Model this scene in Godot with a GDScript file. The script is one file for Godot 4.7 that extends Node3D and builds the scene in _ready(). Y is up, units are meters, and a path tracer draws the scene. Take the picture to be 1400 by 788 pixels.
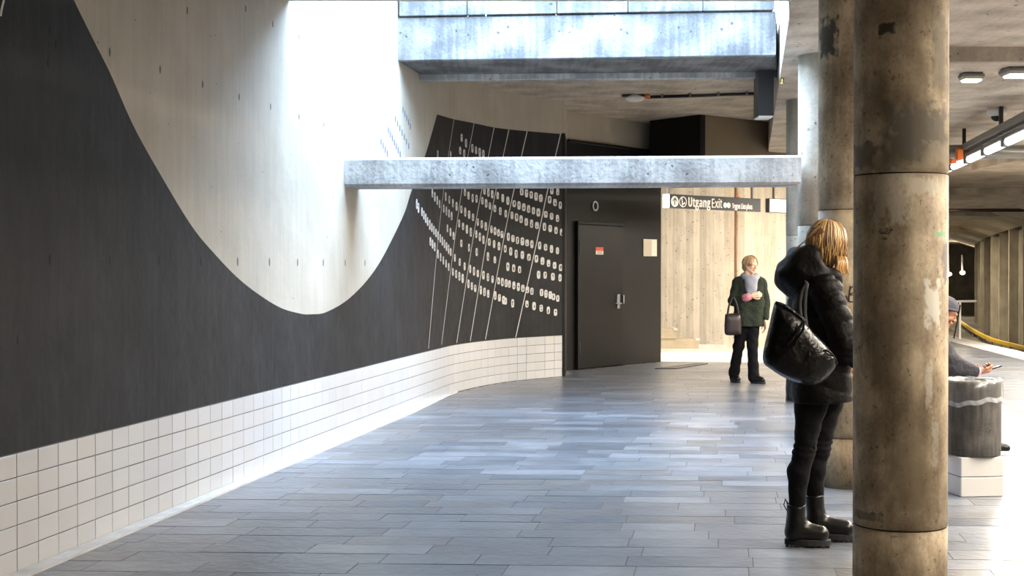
extends Node3D
# Underground station hall: painted wall, skylight, columns, waiting people.
# World: x to the right of the picture, y up, -z into the picture (depth D = -z), metres.

const F := 1944.0          # focal length in pixels of the 1400x788 frame
const EYE := 1.42
const TILT := 0.009773     # the camera looks down a little

var rng := RandomNumberGenerator.new()
var M := {}
var wall_plan := PackedVector2Array()   # left wall, points (x, D)
var wall_len := PackedFloat32Array()

func _ready() -> void:
	rng.seed = 7
	setup_camera_and_light()
	make_materials()
	build_shell()
	build_left_wall()
	build_mural()
	build_floor()
	build_skylight()
	build_columns()
	build_back_corner()
	build_exit_hall()
	build_platform_side()
	build_waiting_woman()
	build_bin_and_bench()
	build_seated_man()
	build_walker()

func setup_camera_and_light() -> void:
	var cam := Camera3D.new()
	cam.name = "camera"
	add_child(cam)
	cam.position = Vector3(0, EYE, 0)
	cam.rotation = Vector3(-TILT, 0, 0)
	cam.fov = rad_to_deg(2.0 * atan(394.0 / F))
	cam.near = 0.05
	cam.far = 300.0
	cam.current = true
	var env := Environment.new()
	var sky := Sky.new()
	var sm := ProceduralSkyMaterial.new()
	sm.sky_top_color = Color(0.755, 0.87, 1.0)
	sm.sky_horizon_color = Color(0.78, 0.885, 1.0)
	sm.ground_bottom_color = Color(0.3, 0.3, 0.3)
	sm.ground_horizon_color = Color(0.78, 0.885, 1.0)
	sm.sky_energy_multiplier = 1.0
	sky.sky_material = sm
	env.background_mode = Environment.BG_SKY
	env.sky = sky
	env.background_energy_multiplier = SKY_ENERGY
	env.tonemap_mode = Environment.TONE_MAPPER_LINEAR
	env.tonemap_exposure = EXPOSURE
	env.sdfgi_enabled = true
	env.ssao_enabled = true
	env.ssil_enabled = true
	var we := WorldEnvironment.new()
	we.name = "world_environment"
	we.environment = env
	add_child(we)

const SKY_ENERGY := 39.0
const EXPOSURE := 1.0
const PLATFORM_LAMP := 13.0
const UNSEEN_HALL_LAMP := 12.0
const ADDED_EDGE_LAMP := 34.0
const ADDED_TRACK_LAMP := 38.0
const ADDED_FILL_LAMP := 0.25

# ---------------------------------------------------------------- helpers

func ray(u: float, v: float) -> Vector3:
	return Vector3(u - 700.0, 394.0 - v, -F).rotated(Vector3.RIGHT, -TILT)

func at_d(u: float, v: float, d: float) -> Vector3:
	var r := ray(u, v)
	return Vector3(0, EYE, 0) + r * (d / -r.z)

func at_y(u: float, v: float, y: float) -> Vector3:
	var r := ray(u, v)
	return Vector3(0, EYE, 0) + r * ((y - EYE) / r.y)

func pt(x: float, y: float, d: float) -> Vector3:
	return Vector3(x, y, -d)

func plan_at(s: float) -> Vector2:
	var i := clampi(wall_len.bsearch(s) - 1, 0, wall_plan.size() - 2)
	var t := (s - wall_len[i]) / (wall_len[i + 1] - wall_len[i])
	return wall_plan[i].lerp(wall_plan[i + 1], t)

func plan_normal(s: float) -> Vector2:
	var d := (plan_at(s + 0.02) - plan_at(s - 0.02)).normalized()
	return Vector2(d.y, -d.x)       # towards the hall

func wall_pt(s: float, y: float, off := 0.0) -> Vector3:
	var p := plan_at(s) + plan_normal(s) * off
	return pt(p.x, y, p.y)

func on_wall(u: float, v: float) -> Vector2:   # pixel -> (s, y) on the left wall
	var r := ray(u, v)
	var m := r.x / -r.z
	for i in wall_plan.size() - 1:
		var a := wall_plan[i].x - m * wall_plan[i].y
		var b := wall_plan[i + 1].x - m * wall_plan[i + 1].y
		if a < 0.0 and b >= 0.0:
			var t := a / (a - b)
			var d: float = lerpf(wall_plan[i].y, wall_plan[i + 1].y, t)
			return Vector2(lerpf(wall_len[i], wall_len[i + 1], t), EYE + r.y * (d / -r.z))
	return Vector2(-1, -1)

func tool(smooth := false) -> SurfaceTool:
	var st := SurfaceTool.new()
	st.begin(Mesh.PRIMITIVE_TRIANGLES)
	st.set_smooth_group(0 if smooth else -1)
	return st

func tri(st: SurfaceTool, a: Vector3, b: Vector3, c: Vector3) -> void:
	st.add_vertex(a); st.add_vertex(c); st.add_vertex(b)

func quad(st: SurfaceTool, a: Vector3, b: Vector3, c: Vector3, d: Vector3) -> void:   # counter-clockwise seen from the front
	tri(st, a, b, c)
	tri(st, a, c, d)

func uvquad(st: SurfaceTool, a: Vector3, b: Vector3, c: Vector3, d: Vector3, ua: Vector2, ub: Vector2, uc: Vector2, ud: Vector2) -> void:
	for k in [[a, ua], [c, uc], [b, ub], [a, ua], [d, ud], [c, uc]]:
		st.set_uv(k[1])
		st.add_vertex(k[0])

func done(st: SurfaceTool) -> ArrayMesh:
	st.generate_normals()
	st.index()
	return st.commit()

func meta(o: Node, label := "", category := "", group := "", kind := "") -> void:
	if label: o.set_meta("label", label)
	if category: o.set_meta("category", category)
	if group: o.set_meta("group", group)
	if kind: o.set_meta("kind", kind)

func obj(called: String, what, mat: Material, parent: Node = self) -> MeshInstance3D:
	var o := MeshInstance3D.new()
	o.name = called if parent != self else numbered(called)
	o.mesh = done(what) if what is SurfaceTool else what
	o.material_override = null
	if o.mesh is ArrayMesh:
		for k in (o.mesh as ArrayMesh).get_surface_count():
			o.set_surface_override_material(k, mat)
	else:
		o.material_override = mat
	parent.add_child(o, true)
	return o

var names := {}
func numbered(called: String) -> String:
	var n: int = names.get(called, 0)
	names[called] = n + 1
	return called if n == 0 else "%s_%03d" % [called, n]

func thing(called: String, label: String, category: String, at := Vector3.ZERO, group := "") -> Node3D:
	var o := Node3D.new()
	o.name = numbered(called)
	o.position = at
	add_child(o, true)
	meta(o, label, category, group)
	return o

func struct(called: String, what, mat: Material, label := "", category := "") -> MeshInstance3D:
	var o := obj(called, what, mat)
	meta(o, label, category, "", "structure")
	return o

# a slab: plan polygon of points (x, D), between two heights
func prism(st: SurfaceTool, plan: Array, y0: float, y1: float, chamfer := 0.0) -> void:
	var p := PackedVector2Array(plan)
	var area := 0.0
	for i in p.size():
		area += p[i].cross(p[(i + 1) % p.size()])
	if area < 0.0: p.reverse()           # counter-clockwise in (x, D): seen from above in (x, z) this is clockwise turned over
	var n := p.size()
	var inner := PackedVector2Array()
	for i in n:
		var e0 := (p[i] - p[(i + n - 1) % n]).normalized()
		var e1 := (p[(i + 1) % n] - p[i]).normalized()
		var n0 := Vector2(-e0.y, e0.x)
		var n1 := Vector2(-e1.y, e1.x)
		var b := (n0 + n1).normalized()
		inner.append(p[i] + b * (chamfer / maxf(0.3, b.dot(n0))))
	var ids := Geometry2D.triangulate_polygon(inner)
	for k in range(0, ids.size(), 3):
		var a := inner[ids[k]]
		var b := inner[ids[k + 1]]
		var c := inner[ids[k + 2]]
		if (b - a).cross(c - a) < 0.0:
			var t := b
			b = c
			c = t
		tri(st, pt(a.x, y1, a.y), pt(b.x, y1, b.y), pt(c.x, y1, c.y))
		tri(st, pt(a.x, y0, a.y), pt(c.x, y0, c.y), pt(b.x, y0, b.y))
	var c := chamfer
	for i in n:
		var j := (i + 1) % n
		quad(st, pt(p[i].x, y0 + c, p[i].y), pt(p[j].x, y0 + c, p[j].y), pt(p[j].x, y1 - c, p[j].y), pt(p[i].x, y1 - c, p[i].y))
		if c > 0.0:
			quad(st, pt(p[i].x, y1 - c, p[i].y), pt(p[j].x, y1 - c, p[j].y), pt(inner[j].x, y1, inner[j].y), pt(inner[i].x, y1, inner[i].y))
			quad(st, pt(inner[i].x, y0, inner[i].y), pt(inner[j].x, y0, inner[j].y), pt(p[j].x, y0 + c, p[j].y), pt(p[i].x, y0 + c, p[i].y))

# box with chamfered edges, centred in the frame t
func bx(st: SurfaceTool, t: Transform3D, size: Vector3, c := 0.0) -> void:
	var h := size * 0.5
	if c <= 0.0:
		var v := []
		for k in 8:
			v.append(t * Vector3(h.x if k & 1 else -h.x, h.y if k & 2 else -h.y, h.z if k & 4 else -h.z))
		for f in [[4, 5, 7, 6], [1, 0, 2, 3], [5, 1, 3, 7], [0, 4, 6, 2], [6, 7, 3, 2], [0, 1, 5, 4]]:
			quad(st, v[f[0]], v[f[1]], v[f[2]], v[f[3]])
		return
	var hull := []
	for ax in 3:
		for s in [-1.0, 1.0]:
			var b := (ax + 1) % 3
			var d := (ax + 2) % 3
			var ring := []
			for q in [[-1, -1], [1, -1], [1, 1], [-1, 1]]:
				var v := Vector3.ZERO
				v[ax] = s * h[ax]
				v[b] = q[0] * (h[b] - c)
				v[d] = q[1] * (h[d] - c)
				ring.append(v)
			if s < 0: ring.reverse()
			hull.append(ring)
			quad(st, t * ring[0], t * ring[1], t * ring[2], t * ring[3])
	for ax in 3:                          # edges along the axis ax
		var b := (ax + 1) % 3
		var d := (ax + 2) % 3
		for sb in [-1.0, 1.0]:
			for sd in [-1.0, 1.0]:
				var e := []
				for q in [[0, -1], [0, 1], [1, 1], [1, -1]]:
					var v := Vector3.ZERO
					v[ax] = q[1] * (h[ax] - c)
					v[b] = sb * (h[b] if q[0] == 0 else h[b] - c)
					v[d] = sd * (h[d] - c if q[0] == 0 else h[d])
					e.append(t * v)
				facing(st, e, t * Vector3.ZERO)
	for k in 8:
		var s := Vector3(1.0 if k & 1 else -1.0, 1.0 if k & 2 else -1.0, 1.0 if k & 4 else -1.0)
		var a := t * (s * Vector3(h.x, h.y - c, h.z - c))
		var b := t * (s * Vector3(h.x - c, h.y, h.z - c))
		var d := t * (s * Vector3(h.x - c, h.y - c, h.z))
		if (b - a).cross(d - a).dot(a - t * Vector3.ZERO) > 0.0: tri(st, a, b, d)
		else: tri(st, a, d, b)

func facing(st: SurfaceTool, e: Array, centre: Vector3) -> void:   # a quad turned away from the centre
	var nrm: Vector3 = (e[1] - e[0]).cross(e[2] - e[0])
	if nrm.dot((e[0] + e[2]) * 0.5 - centre) > 0.0: quad(st, e[0], e[1], e[2], e[3])
	else: quad(st, e[0], e[3], e[2], e[1])

func at(p: Vector3, turn := 0.0) -> Transform3D:
	return Transform3D(Basis(Vector3.UP, turn), p)

func tube(st: SurfaceTool, path: Array, radii, seg := 8, caps := true, flat := 1.0) -> void:
	var rings := []
	var up := Vector3.UP
	var n := path.size()
	for i in n:
		var d: Vector3 = (path[mini(i + 1, n - 1)] - path[maxi(i - 1, 0)]).normalized()
		if absf(d.dot(up)) > 0.98: up = Vector3.RIGHT if absf(d.x) < 0.9 else Vector3.BACK
		var side := d.cross(up).normalized()
		up = side.cross(d).normalized()
		var r: float = radii[i] if radii is Array else radii
		var ring := []
		for k in seg:
			var a := TAU * k / seg
			ring.append(path[i] + (side * cos(a) + up * sin(a) * flat) * r)
		rings.append(ring)
	for i in n - 1:
		for k in seg:
			var k2 := (k + 1) % seg
			quad(st, rings[i][k2], rings[i][k], rings[i + 1][k], rings[i + 1][k2])
	if caps:
		for k in range(1, seg - 1):
			tri(st, rings[0][0], rings[0][k], rings[0][k + 1])
			tri(st, rings[n - 1][0], rings[n - 1][k + 1], rings[n - 1][k])

# profile of (radius, height), turned round the y axis of t; u runs round, v runs up
func lathe(st: SurfaceTool, prof: Array, seg: int, t := Transform3D.IDENTITY, top := 1.0) -> void:
	for i in prof.size() - 1:
		var a: Vector2 = prof[i]
		var b: Vector2 = prof[i + 1]
		for k in seg:
			var p := TAU * k / seg
			var q := TAU * (k + 1) / seg
			var e := [Vector3(sin(p) * a.x, a.y, cos(p) * a.x), Vector3(sin(q) * a.x, a.y, cos(q) * a.x), Vector3(sin(q) * b.x, b.y, cos(q) * b.x), Vector3(sin(p) * b.x, b.y, cos(p) * b.x)]
			var ku := float(k) / seg
			var kv := float(k + 1) / seg
			uvquad(st, t * e[0], t * e[1], t * e[2], t * e[3], Vector2(ku, a.y / top), Vector2(kv, a.y / top), Vector2(kv, b.y / top), Vector2(ku, b.y / top))

func ball(st: SurfaceTool, c: Vector3, r: Vector3, seg := 12, t := Transform3D.IDENTITY) -> void:
	var prof := []
	for i in 9:
		var a := PI * i / 8.0 - PI / 2
		prof.append(Vector2(maxf(cos(a), 0.0001), sin(a)))
	lathe(st, prof, seg, t * Transform3D(Basis.from_scale(r), c))

func smooth_line(p: Array, per := 8) -> Array:   # Catmull-Rom through Vector2 or Vector3 points
	var out := []
	var n := p.size()
	for i in n - 1:
		for k in per:
			var t := float(k) / per
			out.append(p[i].cubic_interpolate(p[i + 1], p[maxi(i - 1, 0)], p[mini(i + 2, n - 1)], t))
	out.append(p[n - 1])
	return out

# ---------------------------------------------------------------- rounded bodies: smooth union of tapered capsules, meshed by surface nets

func blob(st: SurfaceTool, bones: Array, cell: float, k: float, mod = null) -> void:
	var lo := Vector3.ONE * 1e6
	var hi := -lo
	for b in bones:
		var r: float = maxf(b[2], b[3]) + k * 0.3 + cell * 2.5
		lo = lo.min(b[0] - Vector3.ONE * r).min(b[1] - Vector3.ONE * r)
		hi = hi.max(b[0] + Vector3.ONE * r).max(b[1] + Vector3.ONE * r)
	var nx := int((hi.x - lo.x) / cell) + 2
	var ny := int((hi.y - lo.y) / cell) + 2
	var nz := int((hi.z - lo.z) / cell) + 2
	var g := PackedFloat32Array()
	g.resize(nx * ny * nz)
	g.fill(9.0)
	for b in bones:
		var a: Vector3 = b[0]
		var ba: Vector3 = b[1] - a
		var ra: float = b[2]
		var dr: float = b[3] - ra
		var l2 := maxf(ba.length_squared(), 1e-9)
		var reach := maxf(b[2], b[3]) + k + cell * 2.0
		var p0 := ((a.min(b[1]) - Vector3.ONE * reach - lo) / cell).max(Vector3.ZERO)
		var p1 := (a.max(b[1]) + Vector3.ONE * reach - lo) / cell
		for z in range(int(p0.z), mini(int(p1.z) + 1, nz)):
			for y in range(int(p0.y), mini(int(p1.y) + 1, ny)):
				var i := (z * ny + y) * nx + int(p0.x)
				for x in range(int(p0.x), mini(int(p1.x) + 1, nx)):
					var pa := lo + Vector3(x, y, z) * cell - a
					var t := clampf(pa.dot(ba) / l2, 0.0, 1.0)
					var d := (pa - ba * t).length() - ra - dr * t
					var o := g[i]
					var h := maxf(k - absf(d - o), 0.0) / k
					g[i] = minf(d, o) - h * h * k * 0.25
					i += 1
	if mod != null:
		var i := 0
		for z in nz:
			for y in ny:
				for x in nx:
					if g[i] < cell * 3.0:
						g[i] = mod.call(lo + Vector3(x, y, z) * cell, g[i])
					i += 1
	var ids := PackedInt32Array()
	ids.resize(nx * ny * nz)
	ids.fill(-1)
	var vs := PackedVector3Array()
	var off := PackedInt32Array([0, 1, nx, nx + 1, nx * ny, nx * ny + 1, nx * ny + nx, nx * ny + nx + 1])
	var edges := [[0, 1], [2, 3], [4, 5], [6, 7], [0, 2], [1, 3], [4, 6], [5, 7], [0, 4], [1, 5], [2, 6], [3, 7]]
	var lim := cell * 2.0
	for z in nz - 1:
		for y in ny - 1:
			for x in nx - 1:
				var i := (z * ny + y) * nx + x
				if absf(g[i]) > lim: continue
				var mask := 0
				for q in 8:
					if g[i + off[q]] < 0.0: mask |= 1 << q
				if mask == 0 or mask == 255: continue
				var sum := Vector3.ZERO
				var cnt := 0
				for e in edges:
					var s0 := g[i + off[e[0]]]
					var s1 := g[i + off[e[1]]]
					if (s0 < 0.0) != (s1 < 0.0):
						var t := s0 / (s0 - s1)
						var c0 := Vector3(e[0] & 1, (e[0] >> 1) & 1, e[0] >> 2)
						var c1 := Vector3(e[1] & 1, (e[1] >> 1) & 1, e[1] >> 2)
						sum += c0.lerp(c1, t)
						cnt += 1
				ids[i] = vs.size()
				vs.append(lo + (Vector3(x, y, z) + sum / cnt) * cell)
	for z in range(1, nz - 1):
		for y in range(1, ny - 1):
			for x in range(1, nx - 1):
				var i := (z * ny + y) * nx + x
				var s := g[i]
				if absf(s) > lim: continue
				var steps := [[1, nx, nx * ny], [nx, nx * ny, 1], [nx * ny, 1, nx]]
				for e in steps:
					var s2 := g[i + e[0]]
					if (s < 0.0) == (s2 < 0.0): continue
					var a := ids[i - e[1] - e[2]]
					var b := ids[i - e[2]]
					var c := ids[i]
					var d := ids[i - e[1]]
					if a < 0 or b < 0 or c < 0 or d < 0: continue
					if s < 0.0: quad(st, vs[a], vs[b], vs[c], vs[d])
					else: quad(st, vs[a], vs[d], vs[c], vs[b])

func bone(x0: float, y0: float, z0: float, x1: float, y1: float, z1: float, r0: float, r1: float) -> Array:
	return [Vector3(x0, y0, z0), Vector3(x1, y1, z1), r0, r1]

func moved(bones: Array, t: Transform3D, s := 1.0) -> Array:
	var out := []
	for b in bones:
		out.append([t * (b[0] * s), t * (b[1] * s), b[2] * s, b[3] * s])
	return out

# head in its own frame: face towards +z, 0.23 high, centre at the origin
func head_bones() -> Array:
	var b := [bone(0, 0.035, -0.03, 0, 0.035, 0.015, 0.077, 0.072), bone(0, -0.01, 0.01, 0, -0.085, 0.052, 0.06, 0.027), bone(-0.045, -0.045, 0.012, 0, -0.088, 0.05, 0.03, 0.022), bone(0.045, -0.045, 0.012, 0, -0.088, 0.05, 0.03, 0.022),
		bone(0, 0.012, 0.083, 0, -0.027, 0.104, 0.008, 0.011), bone(-0.01, -0.03, 0.092, 0.01, -0.03, 0.092, 0.008, 0.008), bone(-0.035, 0.024, 0.07, 0.035, 0.024, 0.07, 0.014, 0.014),
		bone(-0.013, -0.053, 0.083, 0.013, -0.053, 0.083, 0.007, 0.007), bone(-0.011, -0.063, 0.081, 0.011, -0.063, 0.081, 0.008, 0.008), bone(0, -0.13, -0.03, 0, -0.06, -0.015, 0.054, 0.052), bone(0, -0.19, -0.04, 0, -0.13, -0.03, 0.058, 0.054)]
	for s in [-1.0, 1.0]:
		b.append(bone(s * 0.034, -0.02, 0.06, s * 0.04, -0.03, 0.05, 0.022, 0.022))
		b.append(bone(s * 0.076, -0.02, -0.008, s * 0.082, 0.016, -0.014, 0.011, 0.015))
	return b

func face_parts(parent: Node, t: Transform3D, s := 1.0, mouth := true) -> void:
	for k in [-1.0, 1.0]:
		var e := tool(true)
		ball(e, Vector3(k * 0.031, 0.006, 0.068) * s, Vector3.ONE * 0.0105 * s, 10, t)
		var o := obj("eye", e, M.eye_white, parent)
		var i := tool(true)
		ball(i, Vector3(k * 0.031, 0.006, 0.0765) * s, Vector3(0.006, 0.006, 0.003) * s, 8, t)
		obj("iris", i, M.eye_dark, o)
		var w := tool(true)
		tube(w, [t * (Vector3(k * 0.015, 0.025, 0.083) * s), t * (Vector3(k * 0.033, 0.03, 0.082) * s), t * (Vector3(k * 0.048, 0.024, 0.074) * s)], 0.003 * s, 6)
		obj("eyebrow", w, M.brow, parent)
	if mouth:
		var l := tool(true)
		tube(l, [t * (Vector3(-0.02, -0.058, 0.083) * s), t * (Vector3(0, -0.056, 0.0905) * s), t * (Vector3(0.02, -0.058, 0.083) * s)], 0.0035 * s, 6)
		obj("lips", l, M.lip, parent)

# hand along +y from the wrist, palm facing +z, thumb on the side tx; curl bends the fingers towards +z
func hand_bones(tx: float, curl: float) -> Array:
	var b := [bone(-0.022, 0.02, 0, -0.026, 0.085, 0, 0.016, 0.012), bone(0.0, 0.0, 0, 0, 0.09, 0, 0.021, 0.013), bone(0.022, 0.02, 0, 0.026, 0.08, 0, 0.016, 0.012), bone(0, -0.04, 0, 0, 0.01, 0, 0.024, 0.022)]
	var lens := [0.068, 0.078, 0.072, 0.056]
	for i in 4:
		var x := tx * (0.029 - 0.0193 * i)
		var p := Vector3(x, 0.088 - absf(i - 1.2) * 0.004, 0)
		var a := curl * (0.7 + 0.08 * i)
		for j in 3:
			var l: float = lens[i] * [0.46, 0.31, 0.23][j]
			var q := p + Vector3(x * 0.12, cos(a), sin(a)).normalized() * l
			b.append([p, q, 0.0088 - j * 0.0008, 0.0082 - j * 0.0008])
			p = q
			a += curl * 0.75
	var p0 := Vector3(tx * 0.024, 0.022, 0.006)
	var p1 := p0 + Vector3(tx * 0.026, 0.03, 0.014)
	var p2 := p1 + Vector3(tx * 0.006, 0.03, 0.012)
	b.append([p0, p1, 0.014, 0.0105])
	b.append([p1, p2, 0.0105, 0.0088])
	b.append([p2, p2 + Vector3(-tx * 0.004, 0.02, 0.01), 0.0088, 0.0075])
	return b

func aim(from: Vector3, along: Vector3, palm: Vector3) -> Transform3D:
	var y := along.normalized()
	var z := (palm - y * palm.dot(y)).normalized()
	return Transform3D(Basis(y.cross(z), y, z), from)

# a soft bag: an outline filled out to both sides
func pillow(st: SurfaceTool, outline: Array, centre: Vector2, t: float, frame := Transform3D.IDENTITY, sharp := 2.6) -> void:
	var n := outline.size()
	var rings := 9
	for side in [-1.0, 1.0]:
		var prev := []
		for i in rings + 1:
			var s := 1.0 - float(i) / rings
			var z: float = side * t * pow(1.0 - pow(s, sharp), 1.0 / 2.0)
			var ring := []
			for p in outline:
				var q: Vector2 = centre + (p - centre) * s
				ring.append(frame * Vector3(q.x, q.y, z))
			if i > 0:
				for k in n:
					var k2 := (k + 1) % n
					if i == rings: facing(st, [prev[k], prev[k2], ring[k2], ring[k2]], frame * Vector3(centre.x, centre.y, 0)) if false else cap_tri(st, prev[k], prev[k2], ring[k], frame * Vector3(centre.x, centre.y, 0))
					else: facing(st, [prev[k], prev[k2], ring[k2], ring[k]], frame * Vector3(centre.x, centre.y, 0))
			prev = ring

func cap_tri(st: SurfaceTool, a: Vector3, b: Vector3, c: Vector3, centre: Vector3) -> void:
	if (b - a).cross(c - a).dot(a - centre) > 0.0: tri(st, a, b, c)
	else: tri(st, a, c, b)

func text(parent: Node, called: String, words: String, h: float, frame: Transform3D, mat: Material, bold := true, depth := 0.004) -> float:
	var f := SystemFont.new()
	f.font_names = PackedStringArray(["Droid Sans"])
	f.font_weight = 700 if bold else 400
	var tm := TextMesh.new()
	tm.text = words
	tm.font = f
	tm.font_size = 64
	tm.pixel_size = h / 46.0
	tm.depth = depth
	tm.horizontal_alignment = HORIZONTAL_ALIGNMENT_LEFT
	tm.vertical_alignment = VERTICAL_ALIGNMENT_CENTER
	var o := MeshInstance3D.new()
	o.name = called
	o.mesh = tm
	o.material_override = mat
	o.transform = frame
	parent.add_child(o, true)
	return tm.get_aabb().size.x

func area_light(parent: Node, at_: Vector3, size: Vector2, energy: float, color: Color, turn := 0.0) -> void:
	var l := AreaLight3D.new()
	l.name = "lamp_light"
	l.area_size = size
	l.light_energy = energy
	l.light_color = color
	l.shadow_enabled = true
	l.area_range = 60.0
	l.area_attenuation = 2.0
	l.transform = Transform3D(Basis(Vector3.UP, turn) * Basis(Vector3.RIGHT, -PI / 2), at_)
	parent.add_child(l, true)

# ---------------------------------------------------------------- materials

func noise_bytes(w: int, h: int, seed_: int, freq: float, oct := 4, type := FastNoiseLite.TYPE_SIMPLEX_SMOOTH) -> PackedByteArray:
	var n := FastNoiseLite.new()
	n.seed = seed_
	n.frequency = freq
	n.noise_type = type
	n.fractal_octaves = oct
	var im := n.get_seamless_image(w, h)
	im.convert(Image.FORMAT_L8)
	return im.get_data()

func tex(im: Image) -> ImageTexture:
	return ImageTexture.create_from_image(im)

# mottled concrete: two tones mixed by cloudy noise, upright streaks, grain and pits
func concrete_image(a: Color, b: Color, seed_: int, cloud := 1.0, streak := 0.3, grain := 0.25, pits := 0.0, boards := 0) -> Image:
	var s := 512
	var n1 := noise_bytes(s, s, seed_, 0.006, 5)
	var n2 := noise_bytes(s, s, seed_ + 1, 0.12, 3)
	var n3 := noise_bytes(s, 32, seed_ + 2, 0.05, 4)
	var n4 := noise_bytes(s, s, seed_ + 3, 0.03, 2, FastNoiseLite.TYPE_CELLULAR)
	var out := PackedByteArray()
	out.resize(s * s * 3)
	var r := RandomNumberGenerator.new()
	r.seed = seed_
	var tone := []
	var cut := []
	for k in maxi(boards, 1):
		tone.append(r.randf_range(-0.35, 0.35))
		cut.append(r.randf())
	var o := 0
	for y in s:
		var row := (y >> 4) * s
		for x in s:
			var i := y * s + x
			var t := 0.5 + cloud * (n1[i] - 128) / 255.0 + grain * (n2[i] - 128) / 255.0 + streak * (n3[row + x] - 128) / 255.0
			if boards > 0:
				var bw := float(s) / boards
				var k := int(x / bw)
				var f := x / bw - k
				t += tone[k]
				if f < 0.035: t -= 0.5
			t = clampf(t, 0.0, 1.0)
			var dark := 1.0
			if pits > 0.0 and n4[i] < 26 + pits * 20.0 and n1[(i * 7) % (s * s)] > 150: dark = 0.55
			out[o] = int((a.r + (b.r - a.r) * t) * dark * 255.0)
			out[o + 1] = int((a.g + (b.g - a.g) * t) * dark * 255.0)
			out[o + 2] = int((a.b + (b.b - a.b) * t) * dark * 255.0)
			o += 3
	return Image.create_from_data(s, s, false, Image.FORMAT_RGB8, out)

func gray_tex(seed_: int, freq: float, oct := 4) -> ImageTexture:
	return tex(Image.create_from_data(512, 512, false, Image.FORMAT_L8, noise_bytes(512, 512, seed_, freq, oct)))

func triplanar(im: Image, metres: float, rough := 0.85, bump: Texture2D = null, bump_cm := 0.3) -> StandardMaterial3D:
	var m := StandardMaterial3D.new()
	m.albedo_texture = tex(im)
	m.roughness = rough
	m.uv1_triplanar = true
	m.uv1_world_triplanar = true
	m.uv1_scale = Vector3.ONE / metres
	m.uv1_triplanar_sharpness = 4.0
	if bump:
		m.heightmap_enabled = true
		m.heightmap_texture = bump
		m.heightmap_scale = bump_cm
	return m

func flat_mat(c: Color, rough := 0.6, metal := 0.0) -> StandardMaterial3D:
	var m := StandardMaterial3D.new()
	m.albedo_color = c
	m.roughness = rough
	m.metallic = metal
	return m

func glow_mat(c: Color, e: float) -> StandardMaterial3D:
	var m := flat_mat(c, 0.5)
	m.emission_enabled = true
	m.emission = c
	m.emission_energy_multiplier = e
	return m

func cloth(c: Color, rough := 0.9, sheen := 0.3, bump: Texture2D = null, cm := 0.1) -> StandardMaterial3D:
	var m := flat_mat(c, rough)
	m.metallic_specular = 0.22
	m.rim_enabled = sheen > 0.12
	m.rim = sheen
	m.rim_tint = 0.6
	if bump:
		m.uv1_triplanar = true
		m.uv1_scale = Vector3.ONE * 3.0
		m.heightmap_enabled = true
		m.heightmap_texture = bump
		m.heightmap_scale = cm
	return m

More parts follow.
